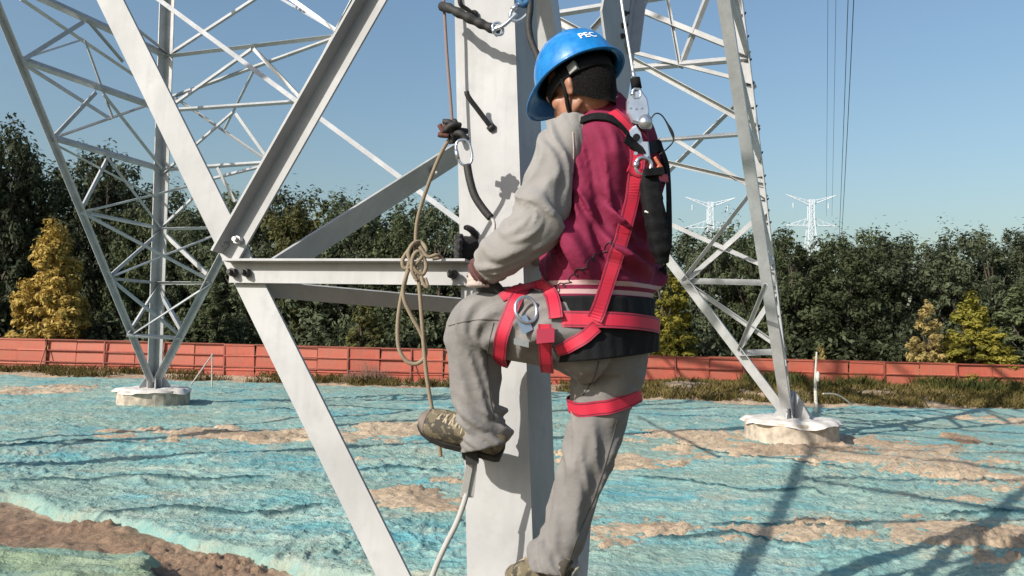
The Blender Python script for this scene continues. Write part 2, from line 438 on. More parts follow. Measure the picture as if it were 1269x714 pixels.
Q = grid_faces(NY, NX); Q = Q[keep[Q].all(1)]; used = np.unique(Q); remap = np.full(len(sx_), -1); remap[used] = np.arange(len(used))
net2 = link_mesh('dust_net', fast_mesh(np.stack([sx_, sy_, sz_], 1)[used], remap[Q], 'dust_net_corner'), M['net2'], None, True)
tag(net2, 'faded grey-green corner of dust net beside the brown trench in the lower left foreground', 'net')
def h_at(x, y):
    return float(base_h(np.array([float(x)]), np.array([float(y)]))[0])

# ------------------------------------------------------------------ lattice tower
UP = Vector((0, 0, 1))
# corner lines of the legs: foot point and a second point higher up
N0, N1 = at(661.5, 714, 2.746), at(637, 0, 2.95)
R0_, R1_ = at(984, 520, 14.1), at(921, 0, 13.72)
F0_, F1_ = at(191, 482, 18.2), at(207, 0, 17.25)
def leg_at(a, b, z): return a + (b - a) * ((z - a.z) / (b.z - a.z))
L0_ = N0 + F0_ - R0_; L0_.z = F0_.z
cen0 = (N0 + F0_ + R0_ + L0_) / 4
L1_ = L0_ + Vector(((cen0 - L0_).x * 0.095, (cen0 - L0_).y * 0.095, 7.5))
LEGS = {'N': (N0, N1), 'R': (R0_, R1_), 'F': (F0_, F1_), 'L': (L0_, L1_)}
def face(a, b):
    p, q = LEGS[a]; n = (q - p).cross(LEGS[b][0] - p).normalized()
    if n.dot(p - cen0) < 0: n = -n
    return p, n
FC = {k: face(*k) for k in ('NL', 'NR', 'FL', 'FR', 'RF', 'RN')}
tower = empty('transmission_tower', (cen0.x, cen0.y, 0))
tag(tower, 'galvanised steel lattice tower base with three angle-iron legs on concrete footings', 'tower')
def angle_geo(p0, p1, w, t, n, side=1, out=-1, w2=None):
    """L section: one flange (width w) in the plane with normal n, the other (w2) along n*out at the edge on 'side'"""
    if w2 is None: w2 = w
    a = (p1 - p0).normalized(); n = (n - a * n.dot(a)).normalized(); s = n.cross(a) * side
    # profile in (s, n*out); the heel is at +w/2 on s
    pr = [(w / 2, 0), (-w / 2, 0), (-w / 2, t), (w / 2 - t, t), (w / 2 - t, w2), (w / 2, w2)]
    o = n * out
    V = [p0 + s * x + o * y for x, y in pr] + [p1 + s * x + o * y for x, y in pr]
    F = [(i, (i + 1) % 6, 6 + (i + 1) % 6, 6 + i) for i in range(6)] + [(5, 4, 3, 2, 1, 0), (6, 7, 8, 9, 10, 11)]
    return V, F
def member(name, p0, p1, w, t, n, side=1, out=-1, m='steel', w2=None, ext=0.0):
    a = (p1 - p0).normalized()
    b = MB(); b.add(*angle_geo(p0 - a * ext, p1 + a * ext, w, t, n, side, out, w2))
    return b.build(name, M[m], tower)
def leg_member(k, z0, z1, w, t, fa, fb):
    """main leg: an L whose heel is the outer corner; flanges lie in faces fa, fb"""
    a, b = LEGS[k]; p0, p1 = leg_at(a, b, z0), leg_at(a, b, z1); ax = (p1 - p0).normalized()
    d = []
    for f in (fa, fb):
        o = LEGS[f][0] - a; o = (o - ax * o.dot(ax)).normalized(); d.append(o)
    x, y = d
    pr = [(0, 0), (w, 0), (w, t), (t, t), (t, w), (0, w)]
    V = [p + x * i + y * j for p in (p0, p1) for i, j in pr]
    F = [(i, (i + 1) % 6, 6 + (i + 1) % 6, 6 + i) for i in range(6)] + [(5, 4, 3, 2, 1, 0), (6, 7, 8, 9, 10, 11)]
    mb = MB(); mb.add(V, F)
    return mb.build('leg', M['steel_near' if k == 'N' else 'steel'], tower), x, y, ax
TOP = 20.0
LW = 0.238
legN, nX, nY, nA = leg_member('N', N0.z - 0.02, TOP, LW, 0.018, 'L', 'R')
legR, rX, rY, rA = leg_member('R', R0_.z, TOP, 0.21, 0.020, 'F', 'N')
legF, fX, fY, fA = leg_member('F', F0_.z, TOP, 0.21, 0.020, 'L', 'R')
legL, lX, lY, lA = leg_member('L', L0_.z, TOP, 0.21, 0.020, 'F', 'N')
def bolt(mb, p, n, r=0.016, h=0.02):
    n = n.normalized(); mb.cyl(p, p + n * h, r, r * 0.92, 6); mb.cyl(p + n * h, p + n * (h + 0.018), r * 0.55, r * 0.5, 8)

# --- near corner -------------------------------------------------------
def NL(px, py, off=0.0): return on_plane(px, py, FC['NL'][0], FC['NL'][1]) + FC['NL'][1] * off
def NRp(px, py, off=0.0): return on_plane(px, py, FC['NR'][0], FC['NR'][1]) + FC['NR'][1] * off
nNL, nNR = FC['NL'][1], FC['NR'][1]
ZW = 10.6                                            # height of the waist
def waist_mid(a, b):
    return (leg_at(*LEGS[a], ZW) + leg_at(*LEGS[b], ZW)) / 2
# big white diagonal on the left face: centre line from its foot to the waist
dN0, dN1 = NL(487, 714), NL(136, 0)
dNdir = (dN1 - dN0).normalized()
dN_foot = dN0 - dNdir * 0.25; dN_top = dN0 + dNdir * ((ZW - dN0.z) / dNdir.z)
dNL = member('diagonal_brace', dN_foot, dN_top, 0.116, 0.014, nNL, 1, -1, 'steel_near')
# brace rising from the diagonal to the leg, its free flange towards us
b0, b1 = NL(294, 312, 0.02), NL(472, 0, 0.02)
bd = (b1 - b0).normalized()
br1 = member('brace', b0 - bd * 0.035, b1 + bd * 0.62, 0.088, 0.010, nNL, 1, 1, 'steel_near', 0.072)
# horizontal strut from the diagonal to the leg
h0, h1 = NL(290, 338, 0.018), NL(585, 340, 0.018)
strut = member('horizontal_strut', h0, h1, 0.088, 0.009, nNL, 1, 1, 'steel_near', 0.062)
gp = MB(); c_ = NL(303, 325, 0.012)
# bolts at this node
for owner, pts, off, mk in ((br1, ((286, 305), (303, 300)), 0.032, 'bolt'), (strut, ((297, 340), (313, 340)), 0.036, 'dark_bolt'), (strut, ((566, 342),), .036, 'dark_bolt')):
    for q in pts:
        mb = MB(); bolt(mb, NL(q[0], q[1], off), nNL, 0.019, 0.02); mb.build('bolt', M[mk], owner)
# right-face diagonal behind the worker
e0, e1 = NRp(722, 714), NRp(768, 60)
ed_dir = (e1 - e0).normalized()
e_top = e0 + ed_dir * ((ZW - e0.z) / ed_dir.z)
dNR = member('diagonal_brace', e0 - ed_dir * 0.2, e_top, 0.12, 0.014, nNR, -1, -1, 'steel_near', 0.06)
# brace in the right face from its first node up to the leg
k0 = NRp(741, 390); k1 = NRp(686, -10)
kd = (k1 - k0).normalized()
member('brace', k0, k1 + kd * 0.45, 0.10, 0.010, nNR, 1, -1, 'steel')
# bracing inside, joining the two diagonals
hipn = (nNL + nNR).normalized(); hipd = Vector((0.59, -0.52, -0.51)).normalized()
member('hip_brace', NL(318, 357, -0.03), NRp(742, 393, -0.03), 0.075, 0.008, hipd, -1, -1, 'steel')
hb = member('hip_brace', NL(318, 345, -0.03), NRp(757, 72, -0.03), 0.115, 0.010, hipd, -1, -1, 'steel')
mb = MB(); hp = NL(318, 345, -0.03); hq = NRp(757, 72, -0.03); tt = 0.425; bolt(mb, hp + (hq - hp) * tt + hipd * 0.004, hipd, 0.017, .018); mb.build('bolt', M['bolt'], hb)
# gusset plate with bolts high on the right-face diagonal
g = MB(); pl = [NRp(x, y, 0.006) for x, y in ((742, 14), (752, -40), (795, -40), (800, 2), (788, 34), (770, 150), (752, 150), (748, 60))]
g.add([p for p in pl] + [p + nNR * 0.012 for p in pl], [tuple(range(7, -1, -1)), tuple(range(8, 16))] + [(i, (i + 1) % 8, 8 + (i + 1) % 8, 8 + i) for i in range(8)])
gus = g.build('gusset_plate', M['steel_near'], tower)
for q in ((767, 33), (766, 46), (769, 18)):
    mb = MB(); bolt(mb, NRp(q[0], q[1], 0.018), nNR, 0.016, 0.018); mb.build('bolt', M['dark_bolt'], gus)
member('brace', NRp(790, -60, .02), NRp(772, 62, .02), 0.07, 0.008, nNR, 1, 1, 'steel')
member('horizontal_strut', NRp(745, 58, -.02), NRp(690, 52, -.02), 0.06, 0.008, nNR, 1, -1, 'steel')
# step bolts on the near leg
def step_bolt(parent, p, d, L=0.17, r=0.0085, up=0.03):
    mb = MB(); mb.tube([p, p + d * (L * 0.55), p + d * (L * 0.92), p + d * L + UP * up], r, 8, 3)
    mb.cyl(p + d * 0.004, p + d * 0.02, 0.017, 0.017, 6)
    return mb.build('step_bolt', M['dark_bolt'], parent, True)
def on_leg(px, py): return NL(px, py, 0.0)
step_bolt(legN, on_leg(611, 161), (nNL * 0.55 + Vector((-0.52, 0.1, 0.75))).normalized(), 0.16, 0.0095, 0.012)
step_bolt(legN, on_leg(572, 168), (nNL * 1.0 + Vector((-0.35, 0, 0.02))).normalized(), 0.10)
step_bolt(legN, on_leg(600, 563), nNL, 0.19, 0.011, 0.02)
step_bolt(legN, on_leg(590, 20), (nNL + Vector((-0.4, 0, .1))).normalized(), 0.10)
for z in (3.3, 3.75, 4.2): step_bolt(legN, leg_at(N0, N1, z) + nX * 0.11, nNL, 0.17)
# base plate with stiffeners under the near leg
mb = MB(); bc = leg_at(N0, N1, N0.z - 0.03) + nX * 0.07 + nY * 0.07
mb.box(bc, (0.34, 0.34, 0.03), (nX, UP.cross(nX).normalized(), UP))
mb.build('base_plate', simple('dusty_plate', (0.38, 0.33, 0.26), 0.8, 0, 0.3, 15, 0.3), tower)

# --- far corner (left in the picture) ----------------------------------
def u(face_key, px, py): return on_plane(px, py, *FC[face_key])
def legpt(k, py):
    a, b = LEGS[k]; best = None
    for i in range(200):
        z = a.z + (TOP - a.z) * i / 199; p = leg_at(a, b, z); v = p - eye
        y = 357 - FPX * v.dot(cu) / v.dot(fw)
        if best is None or abs(y - py) < best[0]: best = (abs(y - py), p)
    return best[1]
def pt(spec):
    k, x, y = spec
    if k in FC: return u(k, x, y)
    if len(k) == 1: return legpt(k, y)
def far_diag(key, a, b, w, side):
    p, q = u(key, *a), u(key, *b); d = (q - p).normalized()
    return member('diagonal_brace', p - d * 0.1, p + d * ((ZW - p.z) / d.z), w, 0.014, FC[key][1], side, -1, 'steel')
far_diag('FL', (184, 470), (3, 30), 0.11, 1)
far_diag('FR', (198, 470), (420, 44), 0.13, -1)
far_diag('RF', (970, 508), (850, 350), 0.17, 1)
# redundant members: (point, point, width, name)
A, B = 'FL', 'FR'
FARM = [
    ((A, 157, 414), (B, 225, 418), .07, 'hip_brace'), ((A, 160, 416), (B, 261, 351), .06, 'hip_brace'), ((B, 223, 417), (A, 135, 346), .06, 'hip_brace'),
    ((A, 157, 412), ('F', 0, 352), .085, 'brace'), ((B, 226, 412), ('F', 0, 354), .085, 'brace'),
    ((A, 134, 345), ('F', 0, 350), .065, 'horizontal_strut'), ((B, 262, 351), ('F', 0, 350), .08, 'horizontal_strut'),
    ((A, 134, 344), (B, 284, 284), .06, 'hip_brace'), ((B, 260, 348), (A, 100, 263), .06, 'hip_brace'),
    ((A, 134, 340), ('F', 0, 284), .085, 'brace'), ((B, 262, 345), ('F', 0, 284), .09, 'brace'),
    ((A, 101, 264), ('F', 0, 282), .06, 'horizontal_strut'), ((B, 294, 282), ('F', 0, 282), .09, 'horizontal_strut'),
    ((A, 98, 258), (A, 130, 196), .09, 'brace'), ((A, 100, 264), (B, 240, 230), .06, 'hip_brace'),
    ((A, 62, 172), ('F', 0, 212), .10, 'horizontal_strut'), ((A, 64, 177), (B, 200, 249), .06, 'hip_brace'),
    ((A, 62, 170), (A, 117, 112), .085, 'brace'), ((A, 63, 174), (B, 185, 131), .06, 'hip_brace'),
    ((A, 130, 196), ('F', 0, 282), .06, 'brace'),
    ((A, 103, 50), (A, 138, 147), .05, 'brace'), ((A, 126, 118), ('F', 0, 212), .07, 'brace'),
    ((A, 24, 76), ('F', 0, 140), .11, 'horizontal_strut'), ((A, 26, 79), (B, 137, 149), .06, 'hip_brace'),
    ((A, 22, 74), (A, 99, 26), .085, 'brace'), ((A, 23, 76), (B, 103, 50), .05, 'hip_brace'),
    ((A, 27, 0), (B, 168, 95), .09, 'hip_brace'), ((A, 45, -2), ('F', 0, 70), .12, 'horizontal_strut'), ((A, 107, 28), (A, 150, 78), .06, 'brace'),
    ((A, 160, 30), ('F', 0, 66), .07, 'brace'),
    ((B, 420, 45), ('F', 0, 70), .10, 'horizontal_strut'), (('F', 0, 69), (B, 316, -2), .10, 'brace'), ((B, 419, 47), (A, 214, 121), .065, 'hip_brace'),
    (('F', 0, 137), (B, 312, 61), .10, 'brace'), ((A, 215, 121), (B, 332, 201), .075, 'hip_brace'), (('F', 0, 139), (B, 375, 127), .07, 'horizontal_strut'),
    ((B, 314, 89), (A, 277, 163), .05, 'hip_brace'), ((B, 315, 61), (B, 377, 126), .08, 'brace'), ((B, 293, 141), (B, 334, 199), .075, 'brace'),
    (('F', 0, 215), (B, 289, 139), .08, 'brace'), (('F', 0, 212), (B, 332, 203), .07, 'horizontal_strut'), ((A, 262, 223), (B, 330, 206), .06, 'hip_brace'),
    ((B, 270, 208), (B, 292, 250), .08, 'brace'), (('F', 0, 283), (B, 258, 228), .08, 'brace'),
    ((A, 343, -2), (B, 420, 43), .07, 'hip_brace'), ((B, 360, -2), (B, 422, 42), .09, 'brace'),
]
for k, (a, b, w, nm) in enumerate(FARM):
    p, q = pt(a), pt(b)
    if nm == 'hip_brace': n = (FC['FL'][1] + FC['FR'][1]).normalized()
    else: n = FC[a[0] if a[0] in FC else b[0]][1]
    n0 = n
    if nm in ('horizontal_strut', 'hip_brace') and (a[2] + b[2]) / 2 < 300: n0 = (n * (1 if n.y < 0 else -1) * 0.45 - UP * 0.9 + Vector((0, -0.25, 0))).normalized()
    if nm == 'brace' or (nm == 'hip_brace' and (a[2] + b[2]) / 2 >= 300): n0 = Vector((-0.6, -0.75, 0.3)).normalized()
    member(nm, p - n * (0.02 + 0.004 * (k % 5)), q - n * (0.02 + 0.004 * (k % 5)), w * 0.92, 0.009, n0, 1 if (k % 2 or nm == 'horizontal_strut') else -1, -1, 'steel')
# long pale member crossing the view high inside the tower
member('diaphragm_brace', at(150, -35, 10.5), at(572, 276, 8.6), 0.06, 0.008, Vector((0.1, -1, 0.3)).normalized(), 1, -1, 'steel')

# --- right corner ------------------------------------------------------
C, D = 'RF', 'RN'
RM = [
    ((C, 915, 437), ('R', 0, 437), .095, 'horizontal_strut'), ((C, 851, 348), ('R', 0, 348), .10, 'horizontal_strut'),
    ((C, 853, 352), ('R', 0, 434), .09, 'brace'), ((C, 915, 434), ('R', 0, 356), .085, 'brace'), ((C, 917, 434), (D, 951, 352), .05, 'hip_brace'),
    ((C, 853, 346), ('R', 0, 262), .09, 'brace'), ((C, 846, 348), (D, 941, 226), .075, 'hip_brace'),
    ((C, 768, 250), ('R', 0, 338), .075, 'brace'), ((C, 713, 175), ('R', 0, 229), .075, 'brace'), ((C, 716, 183), ('R', 0, 167), .06, 'horizontal_strut'),
    ((C, 600, -25), ('R', 0, 163), .10, 'brace'), ((C, 838, 174), ('R', 0, 248), .07, 'brace'), ((C, 779, 263), (D, 937, 106), .10, 'hip_brace'),
    ((C, 588, 15), ('R', 0, 106), .075, 'brace'), ((C, 650, 99), ('R', 0, 76), .085, 'horizontal_strut'),
    ((C, 844, 85), ('R', 0, -85), .085, 'hip_brace'), ((C, 843, 84), (C, 826, -10), .06, 'brace'), ((C, 755, -2), ('R', 0, 71), .11, 'brace'),
    ((C, 596, 35), (C, 890, -12), .09, 'horizontal_strut'), ((C, 645, 5), (C, 760, 66), .07, 'brace'), ((C, 735, 38), (C, 764, 6), .09, 'brace'), ((C, 600, 4), (C, 700, 44), .06, 'hip_brace'),
]
for k, (a, b, w, nm) in enumerate(RM):
    p, q = pt(a), pt(b); n = FC['RF'][1] if nm != 'hip_brace' else (FC['RF'][1] + FC['RN'][1]).normalized()
    if nm in ('horizontal_strut', 'hip_brace') and (a[2] + b[2]) / 2 < 300: n = (-UP * 0.9 + Vector((0, -0.5, 0))).normalized()
    member(nm, p - FC['RF'][1] * (0.02 + 0.004 * (k % 5)), q - FC['RF'][1] * (0.02 + 0.004 * (k % 5)), w, 0.009, n, 1 if (k % 2 or nm == 'horizontal_strut') else -1, -1, 'steel')
# right corner, face towards us: diagonal and its lacing
rd0 = leg_at(R0_, R1_, R0_.z + 0.25) + (LEGS['N'][0] - R0_).normalized() * 0.3
rd1 = waist_mid('R', 'N')
rdiag = member('diagonal_brace', rd0, rd1, 0.17, 0.014, FC['RN'][1], 1, -1, 'steel')
for j in range(1, 9):
    z = R0_.z + 0.9 * j; pz = leg_at(R0_, R1_, z); t = (z - rd0.z) / (rd1.z - rd0.z); qz = rd0 + (rd1 - rd0) * t
    if j % 2: member('brace', pz, qz, 0.07, 0.008, FC['RN'][1], 1, -1, 'steel')
    else: member('brace', leg_at(R0_, R1_, z - 0.85), qz, 0.06, 0.008, FC['RN'][1], 1, -1, 'steel')
# step bolts up the right leg
for j in range(17):
    z = R0_.z + 1.0 + 0.4 * j
    step_bolt(legR, leg_at(R0_, R1_, z) + rX * 0.13, FC['RF'][1] * 0.2 + Vector((0.5, -0.8, 0)), 0.2, 0.012)

# --- faces we hardly see, so the frame closes above and casts its shadow -
for a, b in (('N', 'L'), ('N', 'R'), ('L', 'F'), ('F', 'R')):
    m_ = waist_mid(a, b); n = FC.get(a + b, FC.get(b + a))
    n = n[1] if n else UP.cross(LEGS[a][0] - LEGS[b][0]).normalized()
    pa, pb = leg_at(*LEGS[a], ZW), leg_at(*LEGS[b], ZW)
    member('horizontal_strut', pa, pb, 0.14, 0.012, n, 1, -1)
    ta, tb = leg_at(*LEGS[a], TOP - 0.3), leg_at(*LEGS[b], TOP - 0.3)
    member('diagonal_brace', pa, tb, 0.14, 0.012, n, 1, -1); member('diagonal_brace', pb, ta, 0.14, 0.012, n, -1, -1)
    member('horizontal_strut', ta, tb, 0.14, 0.012, n, 1, -1)
    for j in range(1, 4):
        za = ZW + (TOP - ZW) * j / 4
        member('horizontal_strut', leg_at(*LEGS[a], za), leg_at(*LEGS[b], za), 0.08, 0.01, n, 1, -1)
ld0 = L0_ + (N0 - L0_) * 0.03
member('diagonal_brace', Vector((ld0.x, ld0.y, L0_.z + .2)), waist_mid('N', 'L'), 0.2, 0.016, nNL, 1, -1)
member('diagonal_brace', L0_ + UP * .2, waist_mid('L', 'F'), 0.17, 0.016, FC['FL'][1], 1, -1)
# near-corner lacing above the frame
for j, (za, zb) in enumerate(((3.9, 4.7), (5.6, 4.7), (5.6, 6.6), (7.6, 6.6), (7.6, 8.7), (9.6, 8.7))):
    for (q0, dd, n, off) in ((dN0, dNdir, nNL, .03), (e0, ed_dir, nNR, -.03)):
        p = q0 + dd * ((za - q0.z) / dd.z) if True else None
        member('brace', leg_at(N0, N1, zb) + n * off, p + n * off, 0.1, 0.01, n, 1, -1)

# footings
def footing(c, r, top, label, sheet=True, seed=1):
    root = empty('concrete_footing', (c.x, c.y, 0)); rnd = random.Random(seed)
    gz = h_at(c.x, c.y) - 0.15; n = 28; V = []
    for z, k in ((gz, 1.0), (top - 0.03, 1.0), (top, 0.97)):
        for i in range(n):
            t = 2 * math.pi * i / n; V.append(Vector((c.x + r * k * math.cos(t), c.y + r * k * math.sin(t), z)))
    F = [(j * n + i, j * n + (i + 1) % n, (j + 1) * n + (i + 1) % n, (j + 1) * n + i) for j in (0, 1) for i in range(n)] + [tuple(range(2 * n, 3 * n))]
    MB().add(V, F).build('pedestal', M['concrete'], root)
    if not sheet: return tag(root, label, 'footing', 'concrete footings of the tower')
    # rumpled white sheeting laid over the top
    V = []; F = []; rings = 9
    for j in range(rings):
        q = j / (rings - 1)
        for i in range(48):
            t = 2 * math.pi * i / 48; rr = r * (0.16 + 0.90 * q) * (1 + (0.05 * math.sin(5 * t + seed) + 0.04 * math.sin(11 * t + 2 * seed)) * q)
            z = top + 0.012 + 0.03 * abs(math.sin(3.3 * t + 4 * q + seed)) * (1 - 0.5 * q) + rnd.uniform(0, 0.022)
            if q > 0.95: z = top - 0.02 - 0.05 * max(0, math.sin(4 * t + seed)) - 0.02 * rnd.random()
            V.append(Vector((c.x + rr * math.cos(t), c.y + rr * math.sin(t), z)))
    for j in range(rings - 1):
        for i in range(48): F.append((j * 48 + i, j * 48 + (i + 1) % 48, (j + 1) * 48 + (i + 1) % 48, (j + 1) * 48 + i))
    MB().add(V, F).build('cover_sheet', M['sheet'], root, True)
    return tag(root, label, 'footing', 'concrete footings of the tower')
M['concrete'] = simple('concrete', (0.40, 0.34, 0.27), 0.95, 0, 0.35, 7, 0.6, 0.02)
M['sheet'] = simple('white_sheeting', (0.60, 0.55, 0.50), 0.7, 0, 0.22, 6, .4, .01)
footing(F0_ + Vector((0, 0, 0)), 0.76, F0_.z - 0.01, 'low round concrete footing with white sheet under the far left leg', seed=3)
footing(R0_ + Vector((-0.05, 0, 0)), 0.78, R0_.z - 0.01, 'round concrete footing with white sheet under the right tower leg', seed=8)
footing(bc, 0.24, bc.z - 0.02, 'concrete footing under the climbed leg at the bottom edge of the picture', False, seed=5)
# foot plates at the visible legs
for base, k in ((F0_, 'F'), (R0_, 'R')):
    mb = MB()
    for i, a_ in enumerate((0.3, 1.2, 2.1, 2.9, 4.0, 5.2)):
        d = Vector((math.cos(a_), math.sin(a_), 0)); s = UP.cross(d)
        V = [base + s * e + d * x + UP * z for e in (-.01, .01) for x, z in ((0.02, 0), (0.34, 0), (0.34, 0.08), (0.02, 0.5))]
        mb.add(V, [(0, 1, 2, 3), (7, 6, 5, 4), (0, 4, 5, 1), (1, 5, 6, 2), (2, 6, 7, 3), (3, 7, 4, 0)])
    mb.box(base + UP * 0.012, (0.9, 0.9, 0.024))
    mb.build('base_plate', M['steel'], tower)

# ------------------------------------------------------------------ site fence
def panel_material():
    m, nt, b = new_mat('red_hoarding'); v = coords(nt)
    oi = nt.nodes.new('ShaderNodeObjectInfo'); f = noise_node(nt, v, 1.6, 5, 0.6); g = noise_node(nt, coords(nt, 'Object', (1, 1, 0.25)), 9, 4)
    c = mix(nt, ramp(nt, f, [(0.35, (0, 0, 0)), (0.7, (1, 1, 1))]), srgb(172, 84, 66), srgb(142, 66, 52))
    c = mix(nt, ramp(nt, oi.outputs['Random'], [(0.1, (0, 0, 0)), (1, (0.45, 0.45, 0.45))]), c, srgb(178, 102, 80))
    c = mix(nt, ramp(nt, noise_node(nt, coords(nt, 'Object', (1, 1, 1)), 0.9, 6, .7), [(0.5, (0, 0, 0)), (0.7, (0.6, 0.6, 0.6))]), c, srgb(158, 118, 98))
    c = mix(nt, ramp(nt, g, [(0.55, (0, 0, 0)), (0.8, (0.4, 0.4, 0.4))]), c, srgb(150, 92, 76))
    nt.links.new(c, b.inputs['Base Color']); b.inputs['Roughness'].default_value = 0.6; bump(nt, b, f, 0.2, 0.02)
    return m
M['panel'] = panel_material()
M['fence_post'] = simple('fence_post', srgb(128, 66, 52), 0.6, 0, 0.25, 6)
fence = empty('site_fence', (FENCE_A.x, FENCE_A.y, 0))
tag(fence, 'low orange-red sheet metal site fence running in front of the trees', 'fence')
rnd = random.Random(4)
PW = 1.12; FH = 1.24; nF = UP.cross(FDIR)
def fence_z(s): return -0.14 * min(1.2, max(-0.2, s / 35.4))
# one sheet with two pressed ribs, shared by every panel
def panel_mesh():
    prof = [(0, 0.0), (0.30, 0.0), (0.34, 0.035), (0.38, 0.0), (0.80, 0.0), (0.84, 0.035), (0.88, 0.0), (FH - 0.05, 0), (FH - 0.04, 0.03), (FH, 0.03)]
    V = []
    for s in (0.012, PW - 0.012):
        for z, o in prof: V.append(FDIR * s - nF * (-o) * -1 + UP * z)
    n = len(prof); F = [(i, n + i, n + i + 1, i + 1) for i in range(n - 1)]
    V2 = [v + nF * 0.012 for v in V]; F2 = [tuple(2 * n + i for i in reversed(f)) for f in F]
    return mesh_from(V + V2, F + F2 + [(0, 1, 2 * n + 1, 2 * n)], 'panel')
pm = panel_mesh(); pm.materials.append(M['panel'])
npan = 62; s0 = -16.0
tilts = []
for i in range(npan):
    s = s0 + i * PW; o = bpy.data.objects.new('panel', pm); col.objects.link(o); o.parent = fence
    p = FENCE_A + FDIR * s; o.location = p - Vector((FENCE_A.x, FENCE_A.y, 0)) + UP * (fence_z(s) - 0.02 + rnd.uniform(-0.028, 0.02))
    o.rotation_euler = (rnd.uniform(-0.06, 0.06), rnd.uniform(-0.014, 0.014), rnd.uniform(-0.02, 0.02))
    if i % 2 == 0:
        q = p - nF * 0.045 + UP * fence_z(s); le = rnd.uniform(-0.02, 0.02)
        mb = MB(); mb.box(q + UP * (FH / 2 - 0.05 + le), (0.05, 0.05, FH + 0.05), (FDIR, nF, UP)); mb.build('post', M['fence_post'], fence)
        for zr in (0.42, 0.82, FH - 0.03):
            mb = MB(); mb.box(q + FDIR * PW + UP * (zr + rnd.uniform(-.01, .01)), (PW * 2 - .06, 0.03, 0.035), (FDIR, nF, UP)); mb.build('rail', M['fence_post'], fence)
        if i % 4 == 0:
            mb = MB(); mb.cyl(q + UP * (FH * 0.8), q - nF * 0.55 + FDIR * 0.1 - UP * 0.05, 0.022, 0.022, 6); mb.build('stay', M['fence_post'], fence)

# ------------------------------------------------------------------ trees
def leaf_material(name, a, b_, c_, transl=0.3):
    m, nt, b = new_mat(name); v = coords(nt)
    oi = nt.nodes.new('ShaderNodeObjectInfo'); big = noise_node(nt, v, 1.1, 3); fine = noise_node(nt, v, 9, 2)
    c = mix(nt, ramp(nt, big, [(0.38, (0, 0, 0)), (0.62, (1, 1, 1))]), a, b_)
    c = mix(nt, ramp(nt, fine, [(0.45, (0, 0, 0)), (0.7, (1, 1, 1))]), c, c_)
    hs = nt.nodes.new('ShaderNodeHueSaturation'); mp = nt.nodes.new('ShaderNodeMapRange')
    mp.inputs[3].default_value = 0.62; mp.inputs[4].default_value = 1.3
    nt.links.new(oi.outputs['Random'], mp.inputs[0]); nt.links.new(mp.outputs[0], hs.inputs['Value']); nt.links.new(c, hs.inputs['Color'])
    nt.links.new(hs.outputs[0], b.inputs['Base Color']); b.inputs['Roughness'].default_value = 0.7; b.inputs['Specular IOR Level'].default_value = 0.15
    tr = nt.nodes.new('ShaderNodeBsdfTranslucent'); nt.links.new(hs.outputs[0], tr.inputs[0])
    mx = nt.nodes.new('ShaderNodeMixShader'); mx.inputs[0].default_value = transl
    nt.links.new(b.outputs[0], mx.inputs[1]); nt.links.new(tr.outputs[0], mx.inputs[2])
    nt.links.new(mx.outputs[0], nt.nodes['Material Output'].inputs[0])
    return m
M['leaf_dark'] = leaf_material('dark_leaves', (.058, .074, .042), (.088, .104, .056), (.130, .144, .084))
M['leaf_mid'] = leaf_material('mid_leaves', (.070, .090, .042), (.100, .120, .056), (.142, .158, .080))
M['leaf_olive'] = leaf_material('olive_leaves', (.085, .092, .036), (.125, .122, .044), (.165, .150, .055))
M['leaf_gold'] = leaf_material('golden_leaves', (.32, .22, .055), (.42, .29, .075), (.48, .36, .11))
M['leaf_yellow'] = leaf_material('yellow_green_leaves', (.32, .28, .05), (.42, .35, .06), (.24, .26, .05))
M['leaf_pale'] = leaf_material('pale_tan_leaves', (.42, .32, .13), (.50, .38, .15), (.36, .30, .11))
M['bark'] = simple('bark', (0.075, 0.058, 0.045), 0.95, 0, 0.3, 8, 0.5, 0.03)
